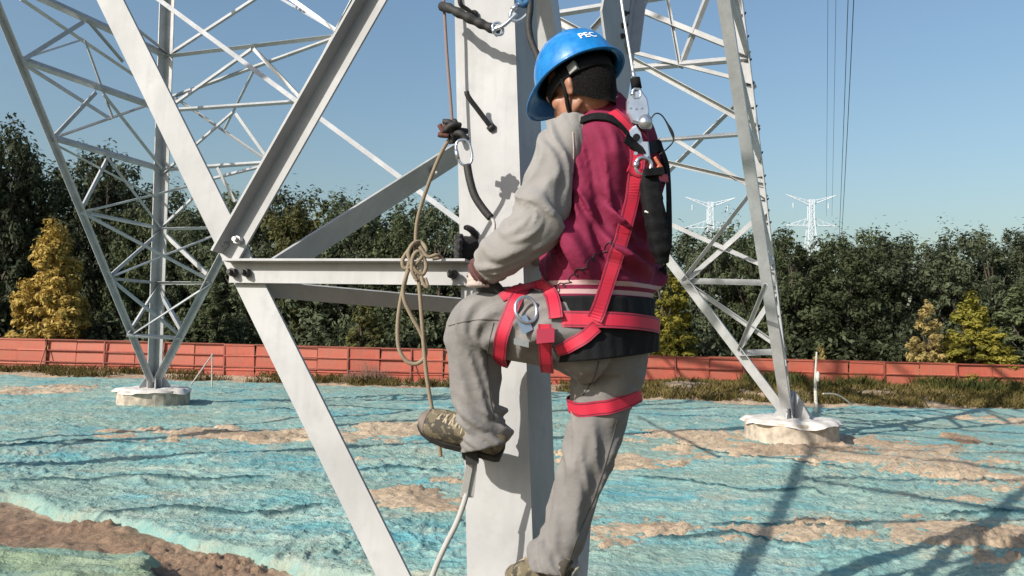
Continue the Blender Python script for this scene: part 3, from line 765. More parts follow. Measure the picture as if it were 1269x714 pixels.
def crown_mesh(shape, H, Rr, z0, nclump, nleaf, leaf, seed):
    r = np.random.RandomState(seed); C = []
    while len(C) < nclump:
        p = r.uniform(-1, 1, 3); t = (p[2] + 1) / 2
        if shape == 'round': lim = math.sqrt(max(0, 1 - (abs(t - 0.42) / 0.60) ** 2.2))
        elif shape == 'cone': lim = ((1 - t) ** 0.75 * 0.97 + 0.06) * (0.55 + 0.45 * min(1, t / 0.3))
        else: lim = math.sin(math.pi * min(1, 0.18 + 0.82 * t)) ** 0.6 * (0.85 + 0.3 * math.sin(9 * t))
        q = math.hypot(p[0], p[1])
        if q > lim or (q < lim * 0.45 and r.rand() < 0.55): continue
        lump = 1 + 0.22 * math.sin(3 * math.atan2(p[1], p[0]) + 5 * t + seed)
        C.append((p[0] * Rr * lump, p[1] * Rr * lump, z0 + t * (H - z0) * (0.93 + 0.07 * lump)))
    C = np.array(C); sz = r.uniform(0.4, 1.35, nclump) * Rr * 0.15
    idx = np.repeat(np.arange(nclump), nleaf); n = len(idx)
    off = r.normal(size=(n, 3)); off /= np.linalg.norm(off, axis=1)[:, None]; off *= (r.rand(n) ** 0.55)[:, None]
    el = r.uniform(0.5, 1.7, nclump) + 0.9 * (C[:, 2] > H * 0.78); off *= np.stack([sz[idx] * 1.2, sz[idx] * 1.2, sz[idx] * el[idx]], 1)
    P = C[idx] + off
    # leaves face outwards and up, with scatter
    nrm = off / (np.linalg.norm(off, axis=1)[:, None] + 1e-6) * 1.0 + np.array([0, 0, 0.35]) + r.normal(size=(n, 3)) * 0.38
    nrm /= np.linalg.norm(nrm, axis=1)[:, None]
    t1 = np.cross(nrm, r.normal(size=(n, 3))); t1 /= np.linalg.norm(t1, axis=1)[:, None]; t2 = np.cross(nrm, t1)
    s = leaf * r.uniform(0.6, 1.35, n)[:, None]
    V = np.stack([P - t1 * s, P + t2 * s * 0.42 + nrm * s * 0.12, P + t1 * s, P - t2 * s * 0.42 + nrm * s * 0.12], 1).reshape(-1, 3)
    return fast_mesh(V, np.arange(n * 4).reshape(-1, 4), 'crown'), C
def trunk_mesh(H, C, seed, r0=0.13):
    rd = random.Random(seed); mb = MB()
    top = H * 0.82; spine = [Vector((rd.uniform(-.12, .12) * k, rd.uniform(-.12, .12) * k, top * k / 5)) for k in range(6)]
    mb.tube(spine, lambda t: r0 * (1 - 0.82 * t), 8, 4)
    for c in C[:: max(1, len(C) // 16)]:
        c = Vector(c); z = max(0.4, c.z * 0.62); a = spine[0].lerp(spine[-1], min(1, z / top)); a.z = z
        mid = a.lerp(c, 0.5) + UP * 0.12
        mb.tube([a, mid, c], lambda t: 0.045 * (1 - 0.8 * t), 5, 3)
    return mesh_from(mb.v, mb.f, 'trunk')
PROTO = {}
def proto(key, shape, H, Rr, z0, nc, nl, leaf, seed):
    cm, C = crown_mesh(shape, H, Rr, z0, nc, nl, leaf, seed); PROTO[key] = (cm, trunk_mesh(H, C, seed), H)
proto('r1', 'round', 6.0, 2.1, 0.5, 230, 95, 0.088, 1); proto('r2', 'round', 6.0, 1.9, 0.4, 210, 95, 0.092, 2)
proto('r3', 'wild', 6.0, 1.8, 0.4, 200, 95, 0.095, 3); proto('r4', 'wild', 6.0, 2.2, 0.6, 240, 90, 0.088, 4)
proto('c1', 'cone', 5.0, 1.35, 0.2, 190, 120, 0.085, 5); proto('c2', 'cone', 5.0, 1.2, 0.2, 160, 120, 0.085, 6)
def tree(key, x, y, H, leafm, label, group, wide=1.0, name='broadleaf_tree', rot=None):
    cm, tm, h0 = PROTO[key]; s = H / h0; rz = rnd.uniform(0, 6.28) if rot is None else rot
    root = bpy.data.objects.new(name, None); col.objects.link(root); root.location = (x, y, -0.2)
    root.rotation_euler = (0, 0, rz); root.scale = (s * wide, s * wide, s)
    for nm, src, mt in (('trunk', tm, M['bark']), ('crown', cm, leafm)):
        o = bpy.data.objects.new(nm, src); col.objects.link(o); o.parent = root
        if len(src.materials) == 0: src.materials.append(mt)
        o.material_slots[0].link = 'OBJECT'; o.material_slots[0].material = mt
    return tag(root, label, 'tree', group)
GW = 'trees behind the site fence'
def tree_px(key, px, top, back, leafm, label, wide=1.0, group=GW, name='broadleaf_tree', rot=None):
    """stand a tree 'back' metres behind the fence in the direction px, as tall as the picture shows"""
    lo, hi = 5.0, 120.0
    d = ray(px, 420)
    for _ in range(40):
        mid_ = (lo + hi) / 2; p = d * (mid_ / d.y)
        if mid_ < fence_y(p.x) + back: lo = mid_
        else: hi = mid_
    q = at(px, top, lo)
    return tree(key, q.x, q.y, q.z + 0.2, leafm, label, group, wide, name, rot)
DK, MD, OL = M['leaf_dark'], M['leaf_mid'], M['leaf_olive']
T = tree_px
# the coloured trees
T('c1', 72, 268, 1.9, M['leaf_gold'], 'tall golden autumn tree behind the fence at the left', 0.98, name='autumn_tree')
T('c2', 832, 330, 1.0, M['leaf_yellow'], 'yellow-green tree behind the fence just right of the worker', 1.15, name='autumn_tree')
T('c2', 1149, 368, 0.9, M['leaf_pale'], 'small slender pale tan tree behind the fence at the right', 0.95, name='autumn_tree')
T('c1', 1208, 358, 1.0, M['leaf_yellow'], 'broad yellow tree behind the fence near the right edge', 1.25, name='autumn_tree')
T('c2', 452, 365, 1.0, OL, 'olive-yellow young tree behind the fence left of the hanging rope loop', 1.25, name='autumn_tree')
T('c1', 262, 345, 1.6, MD, 'short green conical tree behind the fence near the strut end', 1.2)
T('c1', 1262, 345, 1.5, MD, 'green conical tree behind the fence at the right edge', 1.3)
T('c2', 1016, 425, 1.0, M['leaf_pale'], 'little sapling with tan leaves behind the fence near the white stake', 0.9, name='sapling')
# front row of dark trees
for (k, px, top, back, mt, wd, lab) in (
    ('r3', -70, 135, 3.2, DK, 1.0, 'tall dark tree cut by the left edge of the picture'),
    ('r3', 12, 158, 3.0, DK, 0.85, 'tall dark tree in the far left corner with its crown against the sky'),
    ('r2', 128, 212, 3.6, DK, 0.9, 'dark green tree just right of the tall golden tree'),
    ('r1', 180, 262, 3.0, MD, 0.9, 'leafy green tree behind the far left tower leg'),
    ('r4', 232, 268, 3.4, DK, 0.85, 'dark tree between the far left leg and the big white diagonal'),
    ('r2', 305, 240, 3.2, DK, 0.9, 'dark green tree behind the crossing of white diagonal and brace'),
    ('r3', 372, 258, 3.0, OL, 0.9, 'dull olive tree above the horizontal strut'),
    ('r1', 428, 268, 3.4, DK, 0.95, 'dark rounded tree left of the hanging rope'),
    ('r4', 492, 268, 2.8, MD, 0.9, 'green tree directly behind the hanging rope knot'),
    ('r2', 552, 262, 3.2, DK, 0.95, 'dark tree just left of the climbed leg'),
    ('r1', 640, 270, 3.2, DK, 1.0, 'dark tree hidden mostly by the climbed leg and the worker'),
    ('r3', 720, 280, 3.2, DK, 1.0, 'dark tree behind the worker'),
    ('r1', 800, 292, 3.2, DK, 1.0, 'dark tree behind the worker on his right side'),
    ('r3', 874, 284, 3.0, DK, 0.85, 'dark tree below the left distant pylon'),
    ('r4', 925, 296, 2.8, MD, 0.9, 'green tree left of the right tower leg'),
    ('r2', 985, 304, 3.0, MD, 1.0, 'green tree right behind the right tower leg'),
    ('r1', 1045, 300, 2.8, MD, 1.05, 'green rounded tree right of the right tower leg'),
    ('r4', 1100, 300, 3.0, DK, 1.05, 'dark tree left of the slender tan tree'),
    ('r3', 1168, 302, 3.2, DK, 1.0, 'dark tree between the tan and the yellow tree, rising behind both'),
    ('r2', 1228, 300, 3.4, DK, 1.0, 'dark tree rising behind the broad yellow tree'),
    ('r3', 1290, 288, 2.6, DK, 0.9, 'dark tree cut by the right edge of the picture')):
    T(k, px, top - 2 + rnd.uniform(-13, 13), back + 1.3 + rnd.uniform(-.4, .8), mt, lab, wd * rnd.uniform(.72, .98))
# back row: only tops show
BACK = ['behind the tall golden tree', 'between the golden tree and the far left leg', 'right behind the crossed bracing of the far left leg', 'just left of the big white diagonal', 'behind the bolted joint of diagonal and brace', 'showing through the angle of brace and strut', 'above the middle of the strut', 'left of the rope, above the slanting inner brace', 'right beside the hanging rope', 'behind the upper part of the climbed leg', "behind the worker's arm", "behind the worker's back", "just right of the worker's back", 'under the left distant pylon', 'directly left of the right tower leg', 'just right of the right tower leg', 'topped by the right distant pylon', 'above the slender tan tree, to its left', 'between the tan and the yellow tree', 'behind the broad yellow tree', 'cut off by the right edge', 'cut off by the left edge', 'beyond the left edge, leftmost of the row']
for bi, (k, px, top, back, mt, wd) in enumerate((('r3', 45, 198, 7, DK, 1.0), ('r1', 95, 216, 7.5, DK, 1.0), ('r4', 160, 208, 8, DK, .9), ('r1', 218, 252, 7, DK, 1.1), ('r3', 275, 250, 8, DK, 1.0),
    ('r4', 338, 238, 7.5, DK, .9), ('r2', 395, 250, 8, DK, 1.0), ('r3', 460, 254, 7, DK, 1.0), ('r1', 520, 258, 8, DK, 1.1), ('r4', 600, 262, 7.5, DK, 1.0), ('r3', 680, 278, 7.5, DK, 1.0),
    ('r2', 760, 284, 8, DK, 1.0), ('r4', 845, 290, 7.5, DK, 1.0), ('r1', 905, 288, 8, DK, 1.0), ('r3', 958, 298, 7, MD, 1.0), ('r2', 1020, 302, 8, DK, 1.0), ('r4', 1072, 289, 7, MD, .9),
    ('r3', 1130, 296, 8, DK, 1.0), ('r1', 1195, 294, 7.5, DK, 1.0), ('r4', 1250, 290, 8, DK, 1.0), ('r1', 1330, 285, 8, DK, 1.0), ('r4', -40, 170, 8, DK, 1.0), ('r1', -130, 160, 7, DK, 1.0))):
    T(k, px, top, back, mt, 'treetop of the back row, ' + BACK[bi], wd, 'back row of the wood')
# shrubs filling the foot of the wood, one mass
cmz = []
r = np.random.RandomState(31)
for i in range(2600):
    s = r.uniform(-18, 60); b_ = r.uniform(2.0, 9.5); p = FENCE_A + FDIR * s + nF * b_; cmz.append((p.x, p.y, r.uniform(0.0, 1.9)))
cmz = np.array(cmz); n = len(cmz) * 34; idx = np.repeat(np.arange(len(cmz)), 34)
P = cmz[idx] + r.normal(size=(n, 3)) * np.array([.34, .34, .26]); P[:, 2] = np.maximum(P[:, 2], 0.0)
nr = r.normal(size=(n, 3)) + np.array([0, -.4, .5]); nr /= np.linalg.norm(nr, axis=1)[:, None]
t1 = np.cross(nr, r.normal(size=(n, 3))); t1 /= np.linalg.norm(t1, axis=1)[:, None]; t2 = np.cross(nr, t1); s = 0.13 * r.uniform(.6, 1.4, n)[:, None]
V = np.stack([P - t1 * s, P + t2 * s * .45, P + t1 * s, P - t2 * s * .45], 1).reshape(-1, 3)
sh = link_mesh('undergrowth', fast_mesh(V, np.arange(n * 4).reshape(-1, 4), 'undergrowth'), M['leaf_dark'])
tag(sh, 'dark undergrowth at the foot of the trees behind the fence', 'undergrowth', kind='stuff')

# ------------------------------------------------------------------ weeds along the fence
def blades(pts, hmin, hmax, per, lean, name, mt, label, seed):
    r = np.random.RandomState(seed); idx = np.repeat(np.arange(len(pts)), per); n = len(idx)
    B = pts[idx] + np.concatenate([r.normal(size=(n, 2)) * 0.07, np.zeros((n, 1))], 1)
    h = r.uniform(hmin, hmax, n)[:, None]; d = r.normal(size=(n, 3)); d[:, 2] = 0; d *= lean
    tip = B + (np.array([0, 0, 1.0]) + d) * h; sd_ = r.normal(size=(n, 3)); sd_[:, 2] = 0; sd_ /= np.linalg.norm(sd_, axis=1)[:, None]; sd_ *= 0.012
    midp = B + (np.array([0, 0, 0.62]) + d * 0.4) * h
    V = np.stack([B - sd_, B + sd_, midp + sd_ * .8, tip, midp - sd_ * .8], 1).reshape(-1, 3)
    o = link_mesh(name, fast_mesh(V, np.arange(n * 5).reshape(-1, 5), name), mt)
    return tag(o, label, 'weeds', kind='stuff')
M['weed'] = leaf_material('dry_weeds', srgb(104, 92, 52), srgb(128, 112, 70), srgb(84, 84, 46), 0.2)
M['weed_green'] = leaf_material('green_weeds', srgb(74, 78, 42), srgb(96, 94, 52), srgb(60, 70, 36), 0.2)
r = np.random.RandomState(12)
wx = r.uniform(1.8, 24, 9000); wd = r.uniform(0.3, 5.0, 9000); wy = fence_y(wx) - wd
ok = (n2(wx, wy, .5, .8, 33., 2) > -0.32) & (wd < 4.9 - 1.2 * sstep(5, 2, wx)); wx, wy = wx[ok], wy[ok]
blades(np.stack([wx, wy, base_h(wx, wy) - 0.05], 1), .06, .26, 7, .5, 'weed_bank', M['weed'], 'brownish weeds covering the low bank in front of the fence on the right', 3)
wx = r.uniform(7, 22, 1500); wy = fence_y(wx) - r.uniform(1.0, 3.2, 1500); ok = n2(wx, wy, .45, .4, 37., 2) > 0.12
wx, wy = wx[ok], wy[ok]
blades(np.stack([wx, wy, base_h(wx, wy) - 0.03], 1), .15, .5, 16, .35, 'green_weeds', M['weed_green'], 'taller green weeds on the bank near the right edge', 5)
wx = r.uniform(-30, 2.2, 3200); wy = fence_y(wx) - r.uniform(0.1, 2.0, 3200) ** 1.0; ok = n2(wx, wy, .35, .6, 39., 2) > -0.05
wx, wy = wx[ok], wy[ok]
blades(np.stack([wx, wy, base_h(wx, wy) - 0.03], 1), .06, .3, 7, .5, 'weed_strip', M['weed'], 'thin strip of dry weeds along the foot of the fence on the left', 7)
# heap of dead brush against the fence
M['twig'] = simple('dead_twigs', srgb(122, 98, 84), 0.9, 0, 0.3, 12)
mb = MB(); rb = random.Random(9); bc_ = ground_at(470, 470); bc_ = Vector((bc_.x, fence_y(bc_.x) - 0.9, h_at(bc_.x, fence_y(bc_.x) - .9)))
for i in range(240):
    a = rb.uniform(-1, 1); q = bc_ + Vector((a * 1.0, rb.uniform(-.45, .35), 0)); hh = 0.62 * (1 - abs(a)) ** .8 * rb.uniform(.3, 1.1) + .05
    d = Vector((rb.uniform(-.5, .5), rb.uniform(-.25, .25), 1)); e = q + d * hh; mb.tube([q, q.lerp(e, .5) + Vector((rb.uniform(-.06, .06), 0, 0)), e], lambda t: .012 * (1 - .7 * t), 4, 2)
tag(mb.build('brush_pile', M['twig']), 'heap of dead grey-brown brush leaning against the fence', 'brush')

# ------------------------------------------------------------------ distant pylons and lines
M['pylon'] = simple('pylon_steel', (0.62, 0.66, 0.70), 0.5, 0.0, 0.05, 1)
def pylon(px, top_y, depth, label, base_y=330):
    top = at(px, top_y, depth); root = empty('pylon', (top.x, top.y, 0)); k = depth / FPX
    H = top.z; X = Vector((1, 0, 0)); Y = Vector((0, 1, 0)); c = Vector((top.x, top.y, 0))
    def P(dx, dy_px, e=0): return c + X * (dx * k) + Y * e + UP * (H - dy_px * k)
    th = 0.75 * k
    shaft = MB(); lev = [6, 16, 26, 36, 48, 62, 80, 102, 130, H / k]
    hw = lambda v: 3.0 + max(0, v - 30) * 0.085
    for a, b in zip(lev[:-1], lev[1:]):
        for e in (-1, 1):
            for sx in (-1, 1): shaft.cyl(P(sx * hw(a), a, e * hw(a) * k), P(sx * hw(b), b, e * hw(b) * k), th * .8, None, 4)
            shaft.cyl(P(-hw(a), a, e * hw(a) * k), P(hw(b), b, e * hw(b) * k), th * .45, None, 4); shaft.cyl(P(hw(a), a, e * hw(a) * k), P(-hw(b), b, e * hw(b) * k), th * .45, None, 4)
            shaft.cyl(P(-hw(a), a, e * hw(a) * k), P(hw(a), a, e * hw(a) * k), th * .5, None, 4)
    shaft.build('shaft', M['pylon'], root)
    for s in (-1, 1):
        arm = MB()                                           # raised horn
        arm.cyl(P(s * 2, 12), P(s * 31, 0), th * .9, None, 5); arm.cyl(P(s * 3, 7), P(s * 31, 0), th * .7, None, 5)
        for q in (0.25, 0.45, 0.65, .82): arm.cyl(P(s * (2 + 29 * q), 12 - 12 * q), P(s * (3 + 28 * (q - .1)), 7 - 7 * (q - .1)), th * .4, None, 4)
        arm.build('horn', M['pylon'], root)
        arm = MB()
        arm.cyl(P(s * 3.2, 38), P(s * 31, 38.5), th * .9, None, 5); arm.cyl(P(s * 3.2, 29), P(s * 31, 38.5), th * .6, None, 5)
        for q in (0.25, 0.5, 0.75): arm.cyl(P(s * (3 + 28 * q), 38), P(s * (3 + 28 * (q - .12)), 29 + 9 * (q - .12)), th * .4, None, 4)
        arm.build('crossarm', M['pylon'], root)
        ins = MB()
        for j in range(6): ins.cyl(P(s * 22, 10 + j * 1.1), P(s * 22, 10.8 + j * 1.1), 1.1 * k, .9 * k, 8)
        ins.build('insulator', M['pylon'], root)
    return tag(root, label, 'pylon', 'distant pylons beyond the wood')
pylon(880, 245, 270, 'distant pale pylon above the trees left of the right tower leg')
pylon(1005, 242, 270, 'distant pale pylon above the trees right of the right tower leg')
M['wire'] = simple('conductor', (0.10, 0.11, 0.13), 0.5, 0.3, 0.1, 1)
for (x0, x1, y1, d1, lab, rr) in ((1058, 1043, 292, 262, 'thick overhead cable dropping towards the right distant pylon, right one of the pair', .032), (1051, 1040, 292, 262, 'overhead cable just left of the thickest cable in the sky', .028),
                           (1036, 1031, 268, 262, 'thin overhead wire high in the sky, third from the right', .016), (1026, 1024, 268, 262, 'thinnest leftmost overhead wire in the sky', .016)):
    a = at(x0, 0, 70); b = at(x1, y1, d1); c = a + (a - b) * 0.35; c.z += 6
    mb = MB(); mb.tube([c, a, a.lerp(b, .35) - UP * 1.2, a.lerp(b, .7) - UP * 1.0, b], lambda t: rr * 0.9 + rr * 1.6 * t, 5, 6)
    tag(mb.build('power_line', M['wire']), lab, 'cable', 'overhead power lines')

# ------------------------------------------------------------------ stakes near the footings
def ellipsoid_(c, r_, nu=10, nv=6):
    V = [Vector(c) + Vector((r_[0] * math.sin(math.pi * j / nv) * math.cos(2 * math.pi * i / nu) * (1 + .3 * math.sin(3 * i + j)), r_[1] * math.sin(math.pi * j / nv) * math.sin(2 * math.pi * i / nu), r_[2] * math.cos(math.pi * j / nv))) for j in range(nv + 1) for i in range(nu)]
    return V, [(j * nu + i, (j + 1) * nu + i, (j + 1) * nu + (i + 1) % nu, j * nu + (i + 1) % nu) for j in range(nv) for i in range(nu)]
M['stake'] = simple('pale_stake', (0.45, 0.41, 0.36), 0.8, 0, 0.3, 20)
p = ground_at(1012, 512); st = empty('marker_stake', p)
mb = MB(); q = Vector((p.x, p.y, 0)); Hs = 0.075 * p.y
mb.tube([q - UP * .1, q + UP * Hs * .4 + Vector((-.03, 0, 0)), q + UP * Hs * .72 + Vector((-.02, 0, 0)), q + UP * Hs], lambda t: 0.05 * (1 - 0.6 * t), 7, 3); mb.build('post', M['stake'], st, True)
mb = MB(); mb.add(*ellipsoid_(q + UP * Hs * .60 + Vector((.02, -.02, 0)), (.05, .04, .13))); mb.build('rag', M['sheet'], st)
tag(st, 'thin pale wooden stake with a white rag beside the right footing', 'stake')
mb = MB(); a = ground_at(1025, 485); b = ground_at(1060, 502, 0.05); b.y = a.y = 19; a = at(1020, 488, 18.5); b = at(1056, 502, 19.0)
mb.tube([a, a.lerp(b, .5) + UP * .1, b], .018, 6, 4); tag(mb.build('bent_cane', M['stake']), 'pale bent cane lying right of the stake by the right footing', 'cane')
a = at(263, 440, 22); b = at(236, 478, 20.5); q = at(263, 470, 22)
st = empty('guy_stake', q); mb = MB(); mb.cyl(q - UP * .2, a + UP * .05, .022, .018, 6); mb.build('post', M['stake'], st)
mb = MB(); mb.tube([a, a.lerp(b, .5), b], .022, 6, 3); mb.build('guy_line', M['stake'], st)
tag(st, 'short stake with slanting guy line right of the far left footing', 'stake')

# ------------------------------------------------------------------ the worker
fwd = Vector((-0.75, 0.66, 0)).normalized(); lft = Vector((-fwd.y, fwd.x, 0))
person = empty('person', at(735, 712, 2.55))
tag(person, 'worker in blue helmet, maroon and grey jacket and red harness climbing the tower leg', 'person')
def cat_rom(A, n):
    A = np.asarray(A, float); k = len(A); t = np.linspace(0, k - 1, n); i = np.clip(np.floor(t).astype(int), 0, k - 2); f = (t - i)[:, None]
    a = A[np.maximum(i - 1, 0)]; b = A[i]; c = A[i + 1]; d = A[np.minimum(i + 2, k - 1)]
    return 0.5 * (2 * b + (c - a) * f + (2 * a - 5 * b + 4 * c - d) * f ** 2 + (3 * b - a - 3 * c + d) * f ** 3)
def loft(ctrl, side, nu=48, nv=60, v0=0.0, v1=1.0, sup=2.0, disp=None, grow=0.0, caps=True):
    """ctrl: (point, r_side, r_front); rings across the path, r_side along 'side'. disp(theta, v, s) -> metres"""
    A = np.array([[*p, a, b] for p, a, b in ctrl]); full = cat_rom(A, 400)
    i0, i1 = int(round(v0 * 399)), int(round(v1 * 399)); S = full[np.linspace(i0, i1, nv).round().astype(int)]
    P = S[:, :3]; T_ = np.gradient(P, axis=0); T_ /= np.linalg.norm(T_, axis=1)[:, None]
    sd_ = np.asarray(side, float)
    if sd_.ndim == 1: sd_ = np.repeat(sd_[None], nv, 0)
    X = sd_ - T_ * (sd_ * T_).sum(1)[:, None]; X /= np.linalg.norm(X, axis=1)[:, None]; Y = np.cross(T_, X)
    th = np.linspace(0, 2 * np.pi, nu, endpoint=False); c, s = np.cos(th), np.sin(th)
    e = 2.0 / sup; cx = np.sign(c) * np.abs(c) ** e; sy = np.sign(s) * np.abs(s) ** e
    R1 = S[:, 3:4] + grow; R2 = S[:, 4:5] + grow
    if disp is not None:
        TH, VV = np.meshgrid(th, np.linspace(v0, v1, nv)); arc = np.concatenate([[0], np.cumsum(np.linalg.norm(np.diff(P, axis=0), axis=1))])
        D = disp(TH.ravel(), VV.ravel(), np.repeat(arc, nu)).reshape(nv, nu)
    else: D = np.zeros((nv, nu))
    V = P[:, None, :] + X[:, None, :] * ((R1 + D) * cx)[:, :, None] + Y[:, None, :] * ((R2 + D) * sy)[:, :, None]
    V = V.reshape(-1, 3); F = []
    for j in range(nv - 1):
        for i in range(nu): F.append((j * nu + i, j * nu + (i + 1) % nu, (j + 1) * nu + (i + 1) % nu, (j + 1) * nu + i))
    V = [Vector(v) for v in V]
    if caps: F += [tuple(range(nu - 1, -1, -1)), tuple((nv - 1) * nu + k for k in range(nu))]
    return V, F
def folds(seed, amp, around, along, twist=0.0, lo=0.0, hi=1.0, soft=0.12, rad=0.09, sharp=1.5, inv=0.0):
    """cloth folds: ridged noise on the unrolled tube"""
    def f(th, v, s):
        q = np.stack([np.cos(th) * rad * around, np.sin(th) * rad * around, s * along + twist * np.sin(th) * rad * along + seed * 7.3], 1)
        w = pnoise(q * 0.6 + 3.1) * 0.6
        n_ = pnoise(q + np.stack([w, w, w], 1)); r_ = (1 - np.abs(n_) * 1.9).clip(-0.4, 1); r_ = np.sign(r_) * np.abs(r_) ** sharp
        if inv: r_ = (1 - inv) * r_ + inv * (0.9 - r_)
        win = sstep(lo - soft, lo + soft, v) * sstep(hi + soft, hi - soft, v)
        return amp * (r_ - 0.35) * win
    return f
def add_d(*fs): return lambda th, v, s: sum(f(th, v, s) for f in fs)
def remesh(parts, voxel, smooth=2):
    mb = MB()
    for V, F in parts: mb.add(V, F)
    me = mesh_from(mb.v, mb.f, 'tmp'); o = bpy.data.objects.new('tmp', me); col.objects.link(o)
    md = o.modifiers.new('r', 'REMESH'); md.mode = 'VOXEL'; md.voxel_size = voxel; md.adaptivity = 0
    if smooth: sm = o.modifiers.new('s', 'SMOOTH'); sm.factor = 0.5; sm.iterations = smooth
    dg = bpy.context.evaluated_depsgraph_get(); dg.update()
    out = bpy.data.meshes.new_from_object(o.evaluated_get(dg)); bpy.data.objects.remove(o); bpy.data.meshes.remove(me)
    out.materials.clear()
    return out
def ellipsoid(c, axes, radii, nu=24, nv=14):
    V = []; F = []
    for j in range(nv + 1):
        ph = math.pi * j / nv
        for i in range(nu):
            t = 2 * math.pi * i / nu
            V.append(Vector(c) + axes[0] * (radii[0] * math.sin(ph) * math.cos(t)) + axes[1] * (radii[1] * math.sin(ph) * math.sin(t)) + axes[2] * (radii[2] * math.cos(ph)))
    for j in range(nv):
        for i in range(nu): F.append((j * nu + i, (j + 1) * nu + i, (j + 1) * nu + (i + 1) % nu, j * nu + (i + 1) % nu))
    return V, F
def fabric(name, c, rough=0.75, var=0.12, scale=9, dirt=None, weave=260, sheen=0.2, dirt_amt=0.5):
    m, nt, b = new_mat(name); v = coords(nt); f = noise_node(nt, v, scale, 4); w = noise_node(nt, v, weave, 2)
    lo = tuple(x * (1 - var) for x in c[:3]); hi = tuple(x * (1 + var) for x in c[:3])
    cc = ramp(nt, f, [(0.3, lo), (0.7, hi)])
    if dirt is not None:
        d = noise_node(nt, v, 6.5, 6, 0.7); cc = mix(nt, ramp(nt, d, [(0.5, (0, 0, 0)), (0.72, (dirt_amt,) * 3)]), cc, dirt)
    nt.links.new(cc, b.inputs['Base Color']); b.inputs['Roughness'].default_value = rough
    b.inputs['Sheen Weight'].default_value = sheen; b.inputs['Specular IOR Level'].default_value = 0.25
    cr_ = noise_node(nt, coords(nt, 'Object', (1, 1, 1.6)), 26, 5, 0.6); ab = nnode(nt, 'ShaderNodeMath', operation='MULTIPLY_ADD'); nt.links.new(cr_, ab.inputs[0]); ab.inputs[1].default_value = 6.0; nt.links.new(w, ab.inputs[2])
    bump(nt, b, ab.outputs[0], 0.35, 0.0014)
    return m
M['maroon'] = fabric('maroon_jacket', (0.185, 0.015, 0.048), 0.8, 0.10, 7, None, 420, 0.0)
M['grey_sleeve'] = fabric('grey_sleeve', (0.245, 0.232, 0.221), 0.8, 0.08, 8, (0.22, 0.19, 0.165), 420)
M['trouser'] = fabric('grey_trousers', (0.190, 0.179, 0.172), 0.85, 0.14, 10, (0.27, 0.24, 0.215), 300, 0.05, 0.45)
M['rib'] = fabric('black_rib', (0.007, 0.0075, 0.009), 0.85, 0.2, 30, sheen=0.0)
M['stripe'] = fabric('pale_stripe', (0.52, 0.36, 0.34), 0.8, 0.1, 30)
M['cuff'] = fabric('brown_cuff', (0.09, 0.035, 0.03), 0.8, 0.2, 40)
M['strap'] = None
def skin_mat():
    m, nt, b = new_mat('skin'); v = coords(nt); f = noise_node(nt, v, 14, 4)
    nt.links.new(ramp(nt, f, [(0.3, (.30, .135, .085)), (0.7, (.40, .195, .125))]), b.inputs['Base Color'])
    b.inputs['Roughness'].default_value = 0.5; b.inputs['Subsurface Weight'].default_value = 0.08; b.inputs['Subsurface Radius'].default_value = (.02, .008, .004); b.inputs['Subsurface Scale'].default_value = 0.5
    return m
M['skin'] = skin_mat(); M['hair'] = simple('black_hair', (0.006, 0.005, 0.005), 0.9, 0, 0.5, 160, 1.0, .006); M['hair'].node_tree.nodes['Principled BSDF'].inputs['Specular IOR Level'].default_value = 0.15
M['glove_dark'] = fabric('black_glove', (0.016, 0.015, 0.015), 0.6, 0.3, 60); M['glove_pale'] = fabric('pale_glove', (0.42, 0.34, 0.30), 0.9, 0.1, 40)

# ---- torso of the jacket
TS = [(445, 748, .190, .72), (410, 745, .198, .72), (370, 744, .198, .71), (345, 745, .212, .71), (300, 749, .214, .70), (250, 755, .212, .69), (210, 757, .206, .69), (185, 755, .192, .71), (164, 749, .172, .76), (147, 745, .130, .84), (134, 742, .090, 1.0), (124, 739, .070, 1.1)]
tor = [(at(px, y, 2.56 - 0.025 * max(0.0, (230 - y) / 106)), a, a * k) for y, px, a, k in TS]
SID = np.array(lft)
jd = add_d(folds(1, .050, 5, 14, 1.3, .27, .44, .06, .2, .8, 1.0), folds(2, .030, 5, 4.5, 2.8, .42, .66, .16, .2, 1.3), folds(6, .016, 8, 8, 2.6, .3, .7, .12, .2, 1.2))
def band(name, y0, y1, m, grow, parent, dz=None, nv=20):
    full = cat_rom(np.array([[*p, a, b] for p, a, b in tor]), 400); zs = full[:, 2]
    v0, v1 = [float(np.argmin(np.abs(zs - at(745, y, 2.56).z))) / 399 for y in (y0, y1)]
    V, F = loft(tor, SID, 96, nv, v0, v1, 2.2, dz, grow)
    return link_mesh(name, mesh_from(V, F, name), m, parent, True)
V, F = loft(tor, SID, 128, 130, 0.16, 0.985, 2.2, jd)
jm = remesh([(V, F)], 0.0065, 1)
nt = M['maroon'].node_tree; bs = nt.nodes['Principled BSDF']; old = bs.inputs['Base Color'].links[0].from_socket
spz = nt.nodes.new('ShaderNodeSeparateXYZ'); nt.links.new(coords(nt), spz.inputs[0]); mr = nt.nodes.new('ShaderNodeMapRange'); mr.inputs[1].default_value = at(745, 370, 2.56).z; mr.inputs[2].default_value = at(745, 348, 2.56).z; nt.links.new(spz.outputs[2], mr.inputs[0])
sb = ramp(nt, mr.outputs[0], [(0, (0, 0, 0)), (.10, (1, 1, 1)), (.34, (0, 0, 0)), (.56, (1, 1, 1)), (.80, (0, 0, 0))]); nt.nodes[-1].color_ramp.interpolation = 'CONSTANT'
nt.links.new(mix(nt, sb, old, (.50, .33, .33)), bs.inputs['Base Color'])
jacket = link_mesh('jacket', jm, M['maroon'], person, True)
rib = lambda th, v, s: 0.0022 * np.sin(th * 70) + 0.006 * np.sin(th * 3 + s * 30)
band('waistband', 442, 370, M['rib'], 0.010, jacket, rib, 24)
